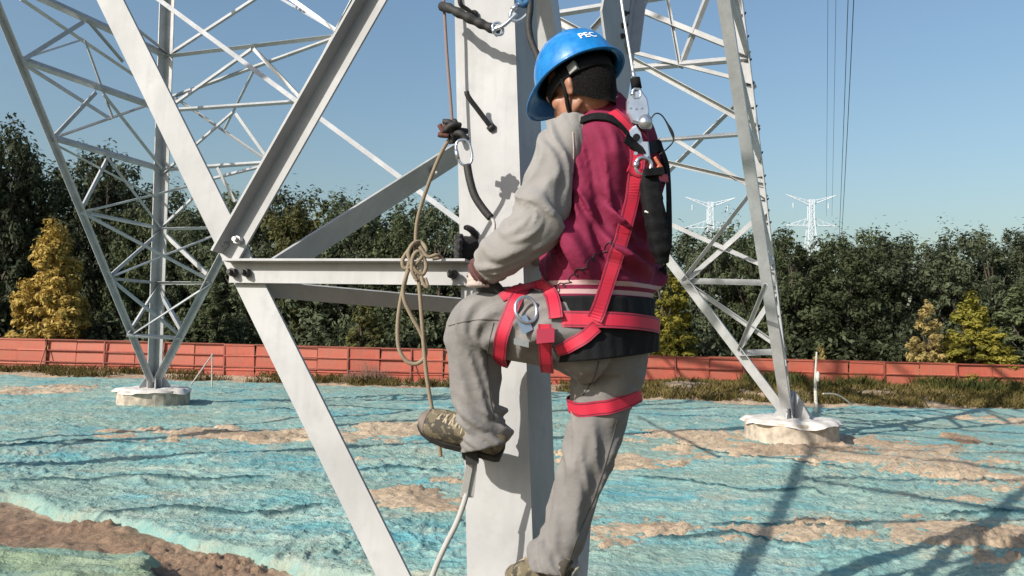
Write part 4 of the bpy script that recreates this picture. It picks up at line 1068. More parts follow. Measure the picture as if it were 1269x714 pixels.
# collar
cpath = [(at(743, 146, 2.535), .098, .088), (at(739, 137, 2.53), .088, .086), (at(733, 124, 2.525), .084, .086)]
V, F = loft(cpath, SID, 48, 14, 0, 1, 2, None, 0, False); co = link_mesh('collar', mesh_from(V, F), M['rib'], jacket, True)
sm_ = co.modifiers.new('thick', 'SOLIDIFY'); sm_.thickness = 0.008
for k, y in enumerate((131, 125)):
    V, F = loft(cpath, SID, 48, 4, 0.55 + .25 * k, 0.62 + .25 * k, 2, None, .0035, False); link_mesh('collar_stripe', mesh_from(V, F), M['stripe'], jacket, True)
# ---- sleeves
def sleeve(ctrl, side, seed):
    d = add_d(folds(seed, .024, 7, 15, 1.3, .45, .98, .12, .09, .9, .8), folds(seed + 3, .014, 8, 6, 2.6, .08, .55, .1, .09, 1.2), folds(seed + 5, .012, 7, 24, .6, .78, 1.0, .05, .09, 1.1))
    V, F = loft(ctrl, side, 64, 120, 0, 1, 2.1, d)
    return link_mesh('sleeve', remesh([(V, F)], 0.006, 1), M['grey_sleeve'], jacket, True)
ls = [(at(724, 158, 2.50), .050, .050), (at(706, 167, 2.47), .064, .070), (at(691, 194, 2.43), .066, .074), (at(679, 236, 2.395), .070, .076), (at(662, 278, 2.37), .074, .076), (at(638, 305, 2.39), .069, .070), (at(615, 324, 2.42), .058, .058), (at(600, 335, 2.44), .048, .048)]
sleeve(ls, Vector((0.4, 0.2, 0.9)), 11)
rs = [(at(762, 165, 2.64), .05, .05), (at(776, 180, 2.70), .068, .07), (at(782, 220, 2.76), .07, .075), (at(778, 270, 2.83), .07, .07), (at(770, 300, 2.88), .08, .078), (at(720, 306, 2.94), .068, .068), (at(650, 308, 2.955), .055, .055), (at(612, 310, 2.945), .048, .048)]
sleeve(rs, Vector((0.4, 0.2, 0.9)), 17)
def ringband(name, p0, p1, r0, r1, m, parent, amp=.0025):
    V, F = loft([(p0, r0, r0), (p0.lerp(p1, .5), r0 * 1.03, r0 * 1.03), (p1, r1, r1)], Vector((.3, .2, .9)), 64, 18, 0, 1, 2, lambda th, v, s: amp * np.sin(s * 420) + .001 * np.sin(th * 40))
    return link_mesh(name, mesh_from(V, F), m, parent, True)
ringband('cuff', at(602, 334, 2.44), at(591, 342, 2.452), .047, .040, M['cuff'], jacket)
ringband('cuff', at(616, 310, 2.945), at(602, 310, 2.94), .044, .040, M['cuff'], jacket)
# ---- trousers
td = lambda s_: add_d(folds(s_, .015, 9, 12, 1.6, .05, .5, .12, .1, 1.2), folds(s_ + 2, .024, 6, 22, .9, .72, 1.0, .07, .1, .9, 1.0), folds(s_ + 4, .013, 9, 5, 2.4, .3, .85, .1, .1, 1.3))
ll = [(at(742, 428, 2.53), .128, .128), (at(692, 410, 2.49), .120, .114), (at(640, 401, 2.50), .108, .106), (at(604, 402, 2.53), .100, .098), (at(589, 418, 2.55), .094, .090), (at(588, 447, 2.56), .082, .080), (at(590, 480, 2.57), .076, .076), (at(593, 512, 2.575), .074, .076), (at(599, 536, 2.58), .078, .080), (at(603, 553, 2.58), .076, .078)]
hs_ = np.linspace(0, 1, 150)[:, None]
rl = [(at(752, 430, 2.60), .138, .124), (at(754, 456, 2.61), .120, .112), (at(746, 492, 2.605), .095, .098), (at(735, 540, 2.60), .080, .082), (at(724, 580, 2.60), .074, .076), (at(709, 625, 2.60), .067, .070), (at(697, 665, 2.60), .064, .068), (at(688, 684, 2.60), .064, .070), (at(684, 696, 2.60), .072, .078), (at(683, 706, 2.60), .070, .076)]
pel = [(at(748, 365, 2.57), .165, .120), (at(748, 400, 2.57), .172, .125), (at(746, 435, 2.57), .168, .128), (at(742, 462, 2.57), .110, .100)]
Vl = loft(ll, Vector((0.2, -0.9, 0.3)), 64, 150, 0, 1, 2.1, td(21)); Vr = loft(rl, Vector(lft), 64, 150, 0, 1, 2.1, td(31)); Vp = loft(pel, Vector(lft), 64, 40, 0, 1, 2.2)
trousers = link_mesh('trousers', remesh([Vl, Vr, Vp], 0.0065, 1), M['trouser'], person, True)
# ---- helmet, head
hp_ = math.radians(27)
hf = (fwd * math.cos(hp_) - UP * math.sin(hp_)).normalized(); hu = (UP * math.cos(hp_) + fwd * math.sin(hp_)).normalized(); hl = lft
HC = at(713, 96, 2.50)                                   # middle of the helmet opening
head_c = HC - hu * 0.030 + hf * 0.005
def hpnt(x, y, z): return head_c + hf * x + hl * y + hu * z
HX = (hf, hl, hu)
parts = [ellipsoid(hpnt(-.01, 0, .03), HX, (.098, .078, .095)), ellipsoid(hpnt(.035, 0, -.05), HX, (.062, .060, .075)), ellipsoid(hpnt(.052, 0, -.10), HX, (.034, .036, .028)),
         ellipsoid(hpnt(.085, 0, .005), HX, (.020, .058, .016)), ellipsoid(hpnt(.098, 0, -.035), HX, (.018, .012, .028)), ellipsoid(hpnt(.104, 0, -.052), HX, (.016, .017, .011)),
         ellipsoid(hpnt(.086, 0, -.078), HX, (.013, .026, .008)), ellipsoid(hpnt(.084, 0, -.089), HX, (.013, .022, .008))]
for s in (-1, 1):
    parts += [ellipsoid(hpnt(-.012, s * .082, -.034), HX, (.019, .009, .034)), ellipsoid(hpnt(-.022, s * .090, -.026), HX, (.015, .007, .022)), ellipsoid(hpnt(.058, s * .044, -.035), HX, (.026, .022, .024)), ellipsoid(hpnt(.02, s * .052, -.075), HX, (.045, .014, .03)), ellipsoid(hpnt(.078, s * .032, -.010), HX, (.012, .015, .010))]
neck = [(at(744, 165, 2.55), .075, .075), (at(736, 138, 2.53), .060, .062), (hpnt(-.03, 0, -.06), .056, .060), (hpnt(-.015, 0, -.01), .05, .055)]
parts.append(loft(neck, Vector(lft), 32, 30))
shrink = lambda c, k: [(p, a * k, b * k) for p, a, b in c]
parts.append(loft(shrink(tor[1:-1], .84), Vector(lft), 48, 60, 0, 1, 2.1)); parts.append(loft(shrink(ls, .72) + [(at(592, 341, 2.45), .030, .026), (at(588, 350, 2.452), .030, .024)], Vector((.4, .2, .9)), 32, 70))
parts.append(loft(shrink(rs, .72) + [(at(598, 310, 2.94), .030, .026)], Vector((.4, .2, .9)), 32, 70)); parts.append(loft(shrink(ll, .80), Vector((0.2, -.9, .3)), 32, 80)); parts.append(loft(shrink(rl, .80), Vector(lft), 32, 80)); parts.append(loft(shrink(pel, .85), Vector(lft), 40, 30, 0, 1, 2.1))
body = link_mesh('body', remesh(parts, 0.0055, 3), M['skin'], person, True)
M['eye'] = simple('eye', (0.55, 0.52, 0.5), 0.2, 0, .05, 5); M['lip'] = simple('lip', (0.25, 0.09, 0.07), 0.5)
for s in (-1, 1):
    V, F = ellipsoid(hpnt(.088, s * .031, -.012), HX, (.008, .012, .008), 12, 8); link_mesh('eye', mesh_from(V, F), M['eye'], body, True)
    V, F = ellipsoid(hpnt(.092, s * .031, .006), HX, (.009, .018, .003), 12, 8); link_mesh('eyebrow', mesh_from(V, F), M['hair'], body, True)
# short hair at the back and sides, below the helmet
V = []; F = []; nu = 40; nv = 16; rr_ = random.Random(3)
for j in range(nv):
    for i in range(nu):
        t = math.radians(78) + math.radians(204) * i / (nu - 1); z = 0.06 - (0.115 + 0.075 * max(0, -math.cos(t)) ** .6) * j / (nv - 1); k = math.sqrt(max(.45, 1 - (z / .15) ** 2))
        w = 1.0 + rr_.uniform(-.012, .012); V.append(hpnt(-.014 + .112 * k * w * math.cos(t), .089 * k * w * math.sin(t), z + rr_.uniform(-.002, .002)))
for j in range(nv - 1):
    for i in range(nu - 1): F.append((j * nu + i, j * nu + i + 1, (j + 1) * nu + i + 1, (j + 1) * nu + i))
link_mesh('hair', mesh_from(V, F), M['hair'], body, True)
# helmet shell
def helm(th, q, off=0.0):
    """th round the head (0 = front), q 0 crown .. 1 rim, >1 brim"""
    a = min(q, 1.0) * math.pi / 2; rad = math.sin(a) ** 0.90; z = math.cos(a) ** 0.95 if a < math.pi / 2 - 1e-6 else 0.0
    lx, ly, lz = .140, .119, .150
    x = rad * (lx + off) * math.cos(th) - 0.006; y = rad * (ly + off) * math.sin(th); zz = z * (lz + off)
    fr = max(0, math.cos(th)) ** 1.6
    if q > 1:
        e = q - 1; x += (e * (.11 + .28 * fr)) * math.cos(th); y += e * .10 * math.sin(th); zz -= e * (.05 + .06 * fr)
    zz -= .012 * (1 - math.cos(th)) * min(1, q) * .5
    ridge = .005 * math.exp(-(math.sin(th) * rad * 9) ** 2) * (1 if q < .85 else 0)
    return HC + hf * x + hl * y + hu * (zz + ridge)
def shell(off, q0, q1, nq, flip=False):
    V = []; F = []; nu = 72
    for j in range(nq):
        for i in range(nu): V.append(helm(2 * math.pi * i / nu, q0 + (q1 - q0) * j / (nq - 1), off))
    for j in range(nq - 1):
        for i in range(nu):
            f = (j * nu + i, (j + 1) * nu + i, (j + 1) * nu + (i + 1) % nu, j * nu + (i + 1) % nu); F.append(f[::-1] if flip else f)
    return V, F
m, nt, b = new_mat('blue_helmet'); b.inputs['Base Color'].default_value = (0.006, 0.165, 0.47, 1); b.inputs['Roughness'].default_value = 0.28; b.inputs['Coat Weight'].default_value = 0.3; b.inputs['Coat Roughness'].default_value = .12
f = noise_node(nt, coords(nt), 30, 4); nt.links.new(ramp(nt, f, [(0.35, (0.004, 0.145, 0.42)), (0.7, (0.012, 0.20, 0.52))]), b.inputs['Base Color']); g_ = noise_node(nt, coords(nt), 60, 5, .7); nt.links.new(ramp(nt, g_, [(.3, (.22, .22, .22)), (.8, (.48, .48, .48))]), b.inputs['Roughness']); bump(nt, b, g_, .04, .002)
M['helmet'] = m
mb = MB(); mb.add(*shell(0, 0.004, 1.16, 34)); helmet = mb.build('helmet', M['helmet'], person, True)
sm_ = helmet.modifiers.new('thick', 'SOLIDIFY'); sm_.thickness = .004; sm_.offset = -1
mb = MB(); mb.add(*shell(-.010, .05, 1.0, 16)); mb.build('liner', M['rib'], helmet, True)
mb = MB(); mb.tube([helm(2 * math.pi * i / 36, 1.17) for i in range(36)], .0032, 6, 2, True); mb.build('rim', M['helmet'], helmet, True)
# head band and suspension inside
V = []; F = []
for j, z in enumerate((-.012, -.050)):
    for i in range(48):
        t = 2 * math.pi * i / 48; V.append(HC + hf * (.112 * math.cos(t) - .008) + hl * (.094 * math.sin(t)) + hu * z)
for i in range(48): F.append((i, (i + 1) % 48, 48 + (i + 1) % 48, 48 + i))
o = link_mesh('headband', mesh_from(V, F), M['rib'], helmet, True); sm_ = o.modifiers.new('t', 'SOLIDIFY'); sm_.thickness = .004
mb = MB(); mb.box(HC - hf * .05 + hl * .092 - hu * .032, (.03, .012, .03), (hf, hl, hu)); mb.build('adjuster', simple('grey_plastic', (.22, .22, .22), .5), helmet)
for s in (-1, 1):
    mb = MB(); mb.tube([HC + hl * (.096 * s) - hu * .02 - hf * .005, hpnt(.0, s * .088, -.045), hpnt(.025, s * .068, -.09), hpnt(.05, s * .02, -.135), hpnt(.052, 0, -.137)], .007, 6, 5); mb.build('chin_strap', M['black_rubber'], helmet, True)
def text_pts(txt, size, shear=0.0):
    cu_ = bpy.data.curves.new('t', 'FONT'); cu_.body = txt; cu_.size = size; cu_.extrude = 0; cu_.shear = shear; cu_.offset = size * 0.018
    o = bpy.data.objects.new('t', cu_); col.objects.link(o); dg = bpy.context.evaluated_depsgraph_get(); dg.update()
    me = bpy.data.meshes.new_from_object(o.evaluated_get(dg)); bpy.data.objects.remove(o)
    import bmesh
    bm = bmesh.new(); bm.from_mesh(me); bmesh.ops.triangulate(bm, faces=bm.faces[:]); bmesh.ops.subdivide_edges(bm, edges=[e for e in bm.edges if e.calc_length() > size * .12], cuts=2); bmesh.ops.triangulate(bm, faces=bm.faces[:])
    V = [v.co.copy() for v in bm.verts]; F = [[v.index for v in f.verts] for f in bm.faces]; bm.free(); return V, F
V, F = text_pts('PEC', .030)
# lettering across the back of the shell, read from behind
W3 = []
for v in V:
    th = math.radians(137) + v.x / .105; q = 0.80 - v.y / .20; W3.append(helm(th, q, .0022))
mb = MB(); mb.add(W3, F); mb.build('lettering', simple('white_print', (.75, .78, .8), .5, 0, .05), helmet)

# ---- hands in work gloves
def hand(wrist, d, palm_n, thumb_side, curl, spread=1.0, size=1.0):
    d = d.normalized(); pn = (palm_n - d * palm_n.dot(d)).normalized(); sd_ = d.cross(pn) * thumb_side
    k = size; P = []
    P.append(loft([(wrist - d * .02 * k, .032 * k, .024 * k), (wrist + d * .02 * k, .038 * k, .022 * k), (wrist + d * .06 * k, .045 * k, .020 * k), (wrist + d * .095 * k, .043 * k, .016 * k)], Vector(sd_), 28, 16, 0, 1, 2.4))
    for i, (o, L) in enumerate(((.033, .072), (.011, .082), (-.011, .076), (-.032, .060))):
        p = wrist + d * (.082 * k) + sd_ * (o * k); pts = [(p, .0115 * k, .0115 * k)]; dd = d.copy(); a = 0
        for seg, c in zip((.42, .32, .26), curl):
            a += c; dd = d * math.cos(a) + pn * math.sin(a); p = p + dd * (L * seg * 1.15 * k); pts.append((p, .0098 * k, .0098 * k))
        P.append(loft(pts, Vector(sd_), 14, 22))
    p = wrist + d * (.025 * k) + sd_ * (.030 * k); q = p + (sd_ * .75 + d * .6 + pn * .35).normalized() * .042 * k; r__ = q + (d * .75 + sd_ * .25 + pn * .75).normalized() * .034 * k; e = r__ + (d * .6 - sd_ * .1 + pn * .9).normalized() * .026 * k
    P.append(loft([(p, .016 * k, .016 * k), (q, .0135 * k, .0135 * k), (r__, .0115 * k, .0115 * k), (e, .0095 * k, .0095 * k)], Vector(pn), 14, 22))
    return remesh(P, 0.0036, 2)
def glove_material(c, axis_p, axis_d):
    return M['glove_dark']
wl = at(592, 341, 2.45)
gl = link_mesh('glove', hand(wl, Vector((.55, .25, -.55)), Vector((.55, .55, .55)), -1, (.55, .7, .5)), M['glove_dark'], person, True)
ringband('glove_wrist', at(594, 340, 2.449), at(593, 356, 2.446), .034, .037, M['glove_pale'], gl, .001)
wr = at(600, 310, 2.935)
gr = link_mesh('glove', hand(wr, Vector((-.9, -.25, .05)), Vector((.25, -.95, 0)), 1, (.75, .75, .5)), M['glove_dark'], person, True)

# ---- shoes
def camo():
    m, nt, b = new_mat('camouflage_shoe'); v = coords(nt); f = noise_node(nt, v, 26, 3); g = noise_node(nt, v, 40, 2)
    c = mix(nt, ramp(nt, f, [(.48, (0, 0, 0)), (.52, (1, 1, 1))]), (.13, .105, .065), (.05, .042, .030)); c = mix(nt, ramp(nt, g, [(.58, (0, 0, 0)), (.62, (1, 1, 1))]), c, (.20, .165, .11))
    nt.links.new(c, b.inputs['Base Color']); b.inputs['Roughness'].default_value = .85; bump(nt, b, noise_node(nt, v, 300, 2), .3, .001); return m
M['camo'] = camo(); M['sole'] = simple('rubber_sole', (.022, .020, .018), .8, 0, .3, 40); M['toe'] = simple('grey_toe_cap', (.16, .13, .11), .8, 0, .2, 40); M['lace'] = simple('tan_lace', (.36, .30, .21), .9, 0, .2, 60)
def shoe(heel, toe, up, ankle):
    d = (toe - heel).normalized(); L = (toe - heel).length; up = (up - d * up.dot(d)).normalized(); s = up.cross(d)
    def Q(t, h, o=0): return heel + d * (L * t) + up * h + s * o
    upper = [(Q(.00, .045), .022, .034), (Q(.06, .050), .034, .048), (Q(.25, .058), .040, .058), (Q(.42, .056), .043, .056), (Q(.62, .047), .050, .046), (Q(.80, .040), .051, .039), (Q(.93, .034), .041, .032), (Q(1.0, .028), .020, .020)]
    V1 = loft(upper, Vector(s), 40, 60, 0, 1, 2.3); V2 = loft([(Q(.20, .05), .036, .042), (Q(.18, .09), .034, .040), (Q(.18, .09).lerp(ankle, .35), .026, .030)], Vector(s), 32, 20)
    me = remesh([V1, V2], .0045, 2); sh_ = link_mesh('shoe', me, M['camo'], person, True)
    out = []
    for t, w in ((.0, .026), (.05, .034), (.2, .038), (.4, .040), (.62, .049), (.8, .049), (.93, .038), (1.0, .020)): out.append((t, w))
    V = []; F = []
    ring = [(t, w) for t, w in out] + [(t, -w) for t, w in reversed(out)]; n_ = len(ring)
    for h in (-.006, .016, .020): V += [Q(t * 1.02 - .005, h + (.012 * max(0, (t - .7) / .3)), w) for t, w in ring]
    F = [(j * n_ + i, j * n_ + (i + 1) % n_, (j + 1) * n_ + (i + 1) % n_, (j + 1) * n_ + i) for j in (0, 1) for i in range(n_)] + [tuple(range(n_ - 1, -1, -1)), tuple(range(2 * n_, 3 * n_))]
    MB().add(V, F).build('sole', M['sole'], sh_)
    V, F = loft([(Q(.90, .0355), .0445, .0345), (Q(.95, .0325), .0375, .029), (Q(1.0, .028), .020, .020)], Vector(s), 32, 14, 0, 1, 2.3, None, .0015); link_mesh('toe_cap', mesh_from(V, F), M['toe'], sh_, True)
    for k in range(5):
        t = .40 + .085 * k; h = .117 - .0092 * k; mb = MB(); mb.tube([Q(t, h - .030, .036), Q(t + .015, h - .006, .020), Q(t + .03, h - .001, 0), Q(t + .055, h - .012, -.022), Q(t + .06, h - .034, -.037)], .0042, 6, 4); mb.build('lace', M['lace'], sh_, True)
        mb = MB(); mb.tube([Q(t, h - .030, -.036), Q(t + .015, h - .006, -.020), Q(t + .03, h + .002, 0), Q(t + .055, h - .012, .022), Q(t + .06, h - .034, .037)], .0042, 6, 4); mb.build('lace', M['lace'], sh_, True)
    return sh_
shoe(at(622, 563, 2.600), at(522, 527, 2.650), Vector((.2, -.75, .62)), at(606, 540, 2.60))
shoe(at(708, 728, 2.545), at(634, 727, 2.69), Vector((0, 0, 1)), at(686, 690, 2.60))

# ---- harness
bpy.context.view_layer.update()
def bvh_of(objs):
    V = []; F = []
    for o in objs:
        b_ = len(V); mw = o.matrix_world; V += [mw @ v.co for v in o.data.vertices]; F += [[i + b_ for i in p.vertices] for p in o.data.polygons]
    return BVHTree.FromPolygons(V, F)
clothes = [o for o in scene.objects if o.name.split('.')[0] in ('jacket', 'sleeve', 'trousers', 'waistband')]
BV = bvh_of(clothes)
BVt = bvh_of([o for o in scene.objects if o.name.split('.')[0] in ('jacket', 'trousers', 'waistband')])
def strap_mat():
    m, nt, b = new_mat('red_webbing'); tc = nt.nodes.new('ShaderNodeTexCoord'); sp = nt.nodes.new('ShaderNodeSeparateXYZ'); nt.links.new(tc.outputs['UV'], sp.inputs[0])
    c = ramp(nt, sp.outputs[0], [(.0, (.36, .022, .055)), (.09, (.36, .022, .055)), (.11, (.10, .008, .016)), (.15, (.10, .008, .016)), (.17, (.56, .018, .05)), (.83, (.56, .018, .05)), (.85, (.10, .008, .016)), (.89, (.10, .008, .016)), (.91, (.36, .022, .055))])
    f = noise_node(nt, coords(nt), 22, 4); c = mix(nt, ramp(nt, f, [(.5, (0, 0, 0)), (.8, (.5, .5, .5))]), c, (.36, .05, .08))
    nt.links.new(c, b.inputs['Base Color']); b.inputs['Roughness'].default_value = .6
    w = nt.nodes.new('ShaderNodeTexWave'); w.inputs['Scale'].default_value = 60; nt.links.new(tc.outputs['UV'], w.inputs[0]); bump(nt, b, w.outputs['Fac'], .15, .001)
    return m
M['strap'] = strap_mat()
harness = empty('harness', at(745, 405, 2.5)); harness.parent = person; harness.location = at(745, 405, 2.5) - person.location
def ribbon(name, P, N, w, th, m, parent, closed=False):
    n_ = len(P); V = []; uv = []
    for i in range(n_):
        a = P[(i + 1) % n_] - P[i - 1] if closed else P[min(i + 1, n_ - 1)] - P[max(0, i - 1)]
        a.normalize(); nn = (N[i] - a * N[i].dot(a)).normalized(); s = nn.cross(a)
        V += [P[i] - s * w / 2, P[i] + s * w / 2, P[i] + s * w / 2 + nn * th, P[i] - s * w / 2 + nn * th]
    F = []
    for i in range(n_ if closed else n_ - 1):
        j = (i + 1) % n_
        for k in range(4): F.append((i * 4 + k, j * 4 + k, j * 4 + (k + 1) % 4, i * 4 + (k + 1) % 4))
    if not closed: F += [(3, 2, 1, 0), tuple((n_ - 1) * 4 + k for k in range(4))]
    me = mesh_from(V, F, name); ul = me.uv_layers.new(name='UVMap')
    for pl_ in me.polygons:
        for li in pl_.loop_indices:
            vi = me.loops[li].vertex_index; ul.data[li].uv = (0.0 if vi % 4 in (0, 3) else 1.0, (vi // 4) * 0.02)
    return link_mesh(name, me, m, parent)
def smooth_list(A, it, closed):
    for _ in range(it):
        B_ = [a.copy() for a in A]; n_ = len(A)
        for i in range(n_):
            if not closed and i in (0, n_ - 1): continue
            A[i] = (B_[i - 1] + B_[i] * 2 + B_[(i + 1) % n_]) / 4
    return A
def strap_px(pxs, w=.044, name='strap', m=None, lift=.006, bv=None, parent=None):
    """webbing lying on the clothes where the picture shows it"""
    P = []; N = []
    path = smooth_path([Vector((x, y, 0)) for x, y in pxs], 8)
    for q in path:
        d = ray(q.x, q.y).normalized(); hit = (bv or BV).ray_cast(eye, d)
        if hit[0] is None: continue
        P.append(hit[0]); N.append(hit[1] if hit[1].dot(d) < 0 else -hit[1])
    N = smooth_list(N, 12, False); N = [n_.normalized() for n_ in N]; P = smooth_list(P, 5, False)
    P = [p + n_ * lift for p, n_ in zip(P, N)]
    return ribbon(name, P, N, w, .004, m or M['strap'], parent or harness)
def strap_loop(c, nrm, ref, w=.044, n_=90, name='strap', m=None, lift=.006, bv=None, reach=.5):
    nrm = nrm.normalized(); x = (ref - nrm * ref.dot(nrm)).normalized(); y = nrm.cross(x); P = []; N = []
    for i in range(n_):
        t = 2 * math.pi * i / n_; d = x * math.cos(t) + y * math.sin(t); hit = (bv or BVt).ray_cast(c, d, reach)
        last = None; o_ = c
        while hit[0] is not None and (hit[0] - c).length < reach:
            last = hit; o_ = hit[0] + d * .002; hit = (bv or BVt).ray_cast(o_, d, reach)
        if last is None: continue
        P.append(last[0]); N.append(d)
    P = smooth_list(P, 6, True)
    P = [p + n__ * lift for p, n__ in zip(P, N)]
    return ribbon(name, P, N, w, .004, m or M['strap'], harness, True)
# waist belt, thigh loops
strap_loop(at(742, 404, 2.57), (UP - lft * .06 + fwd * .06), -fwd, .048, name='waist_belt', reach=.26)
def tube_loop(ctrl, v, tilt, w, name, grow=.012):
    full = cat_rom(np.array([[*p, a, b] for p, a, b in ctrl]), 200); i = int(v * 199); c = Vector(full[i][:3]); t_ = Vector(full[min(i + 3, 199)][:3]) - Vector(full[max(i - 3, 0)][:3])
    return strap_loop(c, (t_.normalized() + tilt), Vector((0, -1, 0)), w, name=name, reach=float(max(full[i][3:])) * 1.35 + .02)
tube_loop(ll, .235, Vector((-.1, 0, .30)), .042, 'left_thigh_strap')
tube_loop(rl, .232, Vector((.42, .2, 0)), .046, 'right_thigh_strap')
# back straps
strap_px([(737, 396), (748, 362), (760, 325), (771, 290), (780, 255), (786, 225), (789, 195), (782, 170), (769, 152), (757, 141)], .046, 'back_strap', bv=BVt)
strap_px([(822, 300), (818, 262), (808, 225), (797, 195), (786, 172)], .044, 'back_strap', bv=BVt)
strap_px([(718, 153), (735, 147), (752, 148), (768, 156), (780, 170)], .030, 'neck_strap', M['black_rubber'], bv=BVt)
strap_px([(812, 178), (822, 205), (827, 240), (828, 275), (824, 312), (818, 340)], .030, 'side_webbing', M['black_rubber'], .010, bv=BVt)
strap_px([(772, 172), (786, 184), (800, 186), (815, 180)], .034, 'back_plate', M['black_rubber'], .010, bv=BVt)
strap_px([(776, 208), (790, 214), (806, 218), (824, 222)], .026, 'chest_strap', bv=BVt, lift=.008)
strap_px([(690, 432), (705, 428), (722, 420), (738, 404)], .040, 'hip_strap', lift=.009)
strap_px([(676, 346), (681, 362), (686, 380), (689, 396)], .042, 'side_strap', lift=.012)
strap_px([(675, 402), (676, 425), (679, 455)], .040, 'strap_tail', lift=.015)
strap_px([(622, 372), (640, 362), (662, 358), (680, 352)], .034, 'hip_strap', lift=.010)
# sewn seams on the clothes
def seam(pxs, m, parent, r_=.0018, bv=None, name='seam'):
    P = []
    for q in smooth_path([Vector((x, y, 0)) for x, y in pxs], 10):
        d = ray(q.x, q.y).normalized(); h = (bv or BV).ray_cast(eye, d)
        if h[0] is not None: P.append(h[0] - d * .0004)
    if len(P) > 2: mb = MB(); mb.tube(P, r_, 5, 1); mb.build(name, m, parent, True)
M['seam_dark'] = simple('dark_seam', (.075, .068, .062), .9, 0, .2, 60); M['piping'] = simple('pale_piping', (.40, .30, .28), .8, 0, .1, 60)
seam([(710, 164), (711, 190), (709, 215)], M['piping'], jacket, .0024)
seam([(556, 404), (580, 398), (605, 396), (625, 398)], M['seam_dark'], trousers)
seam([(612, 400), (604, 440), (606, 480), (612, 520)], M['seam_dark'], trousers)
seam([(765, 520), (752, 570), (735, 620), (716, 665), (704, 700)], M['seam_dark'], trousers)
seam([(742, 448), (735, 470), (722, 490)], M['seam_dark'], trousers)
# hip ring, buckles
def torus(c, n, R, r_, m, name, parent, sx=1.0, up=None):
    n = n.normalized(); x = (up - n * up.dot(n)).normalized() if up is not None else n.orthogonal().normalized(); y = n.cross(x)
    mb = MB(); mb.tube([c + x * (R * sx * math.cos(t)) + y * (R * math.sin(t)) for t in [2 * math.pi * i / 16 for i in range(16)]], r_, 8, 3, True); return mb.build(name, m, parent, True)
def hit_px(x, y, lift=0.0):
    d = ray(x, y).normalized(); h = BV.ray_cast(eye, d); return h[0] - d * lift, -d
p, n = hit_px(652, 384, .022); torus(p, n + Vector((.4, 0, .3)), .034, .0055, M['chrome'], 'hip_ring', harness, 1.15, UP)
p, n = hit_px(650, 402, .018); mb = MB(); mb.box(p, (.035, .010, .05), (Vector((.8, .3, .4)).normalized(), n, n.cross(Vector((.8, .3, .4))).normalized())); mb.build('buckle', M['chrome'], harness)
p, n = hit_px(646, 425, .012); mb = MB(); mb.box(p, (.045, .008, .018), (Vector((1, 0, -.2)).normalized(), n, UP)); mb.build('buckle', M['chrome'], harness)
p, n = hit_px(676, 416, .020); mb = MB(); mb.box(p, (.052, .008, .042), (Vector((1, 0, .1)).normalized(), n, UP)); bk = mb.build('keeper', M['strap'], harness)
# cord lettering printed in script across the lower back
pts = []
for i in range(150):
    t = i / 149; bx = 688 + 78 * t; by = 362 - 66 * t; a = t * 2 * math.pi * 10.5
    h = 5.0 + 3.5 * math.sin(t * 23) + (5 if i < 12 else 0); pts.append((bx + 3.4 * math.sin(a), by - h * (0.5 + .5 * math.cos(a)) + 3))
P = []
for x, y in pts:
    d = ray(x, y).normalized(); h = BVt.ray_cast(eye, d)
    if h[0] is not None: P.append(h[0] - d * .001)
M['ink'] = simple('black_print', (.012, .008, .010), .7)
mb = MB(); mb.tube(P, .0016, 5, 2); mb.build('script_lettering', M['ink'], jacket)
# energy-absorber pack on the back
def slab(pts, w, th, m, name, parent, n):
    N = [n] * len(pts); return ribbon(name, smooth_path(pts, 5), [n] * ((len(pts) - 1) * 5 + 1), w, th, m, parent)
bp, bn = hit_px(806, 225, .0)
V, F = loft([(at(802, 212, 2.42), .020, .018), (at(804, 222, 2.415), .030, .024), (at(809, 255, 2.405), .031, .026), (at(814, 285, 2.41), .030, .027), (at(819, 310, 2.42), .027, .026), (at(821, 326, 2.43), .015, .016)], Vector((1, .3, 0)), 28, 40, 0, 1, 3.2, lambda th, v, s: .0015 * np.sin(s * 160)); link_mesh('absorber_pack', mesh_from(V, F), M['black_rubber'], harness, True)
slab([at(795, 216, 2.41), at(817, 214, 2.42)], .022, .04, M['black_rubber'], 'pack_collar', harness, Vector((.35, -.93, 0)))
mb = MB(); mb.tube([at(799, 262, 2.385), at(808, 264, 2.38), at(817, 259, 2.39)], .003, 6, 3); mb.build('pack_band', M['sheet'], harness, True)

# ------------------------------------------------------------------ ropes and gear
def rope_mat(name, a, b_, scale=160):
    m, nt, b = new_mat(name); v = coords(nt); f = noise_node(nt, v, 35, 3); w = nt.nodes.new('ShaderNodeTexWave'); w.inputs['Scale'].default_value = scale; w.bands_direction = 'DIAGONAL'; w.inputs['Distortion'].default_value = 1.5
    nt.links.new(v, w.inputs[0]); c = mix(nt, f, a, b_); c = mix(nt, w.outputs['Fac'], c, tuple(x * .55 for x in a[:3])); nt.links.new(c, b.inputs['Base Color']); b.inputs['Roughness'].default_value = .9; bump(nt, b, w.outputs['Fac'], .5, .003); return m
M['rope'] = rope_mat('tan_rope', (.40, .32, .22), (.26, .20, .14)); M['rope_white'] = rope_mat('white_rope', (.62, .60, .56), (.50, .48, .45)); M['rope_pink'] = rope_mat('faded_pink_rope', (.36, .26, .23), (.28, .20, .19))
M['rope_black'] = simple('black_lanyard', (.020, .019, .018), .7, 0, .4, 90, .5); M['wire_rope'] = simple('steel_cable', (.62, .62, .60), .4, .3, .15, 200)
def px_path(pts): return [at(x, y, d) for x, y, d in pts]
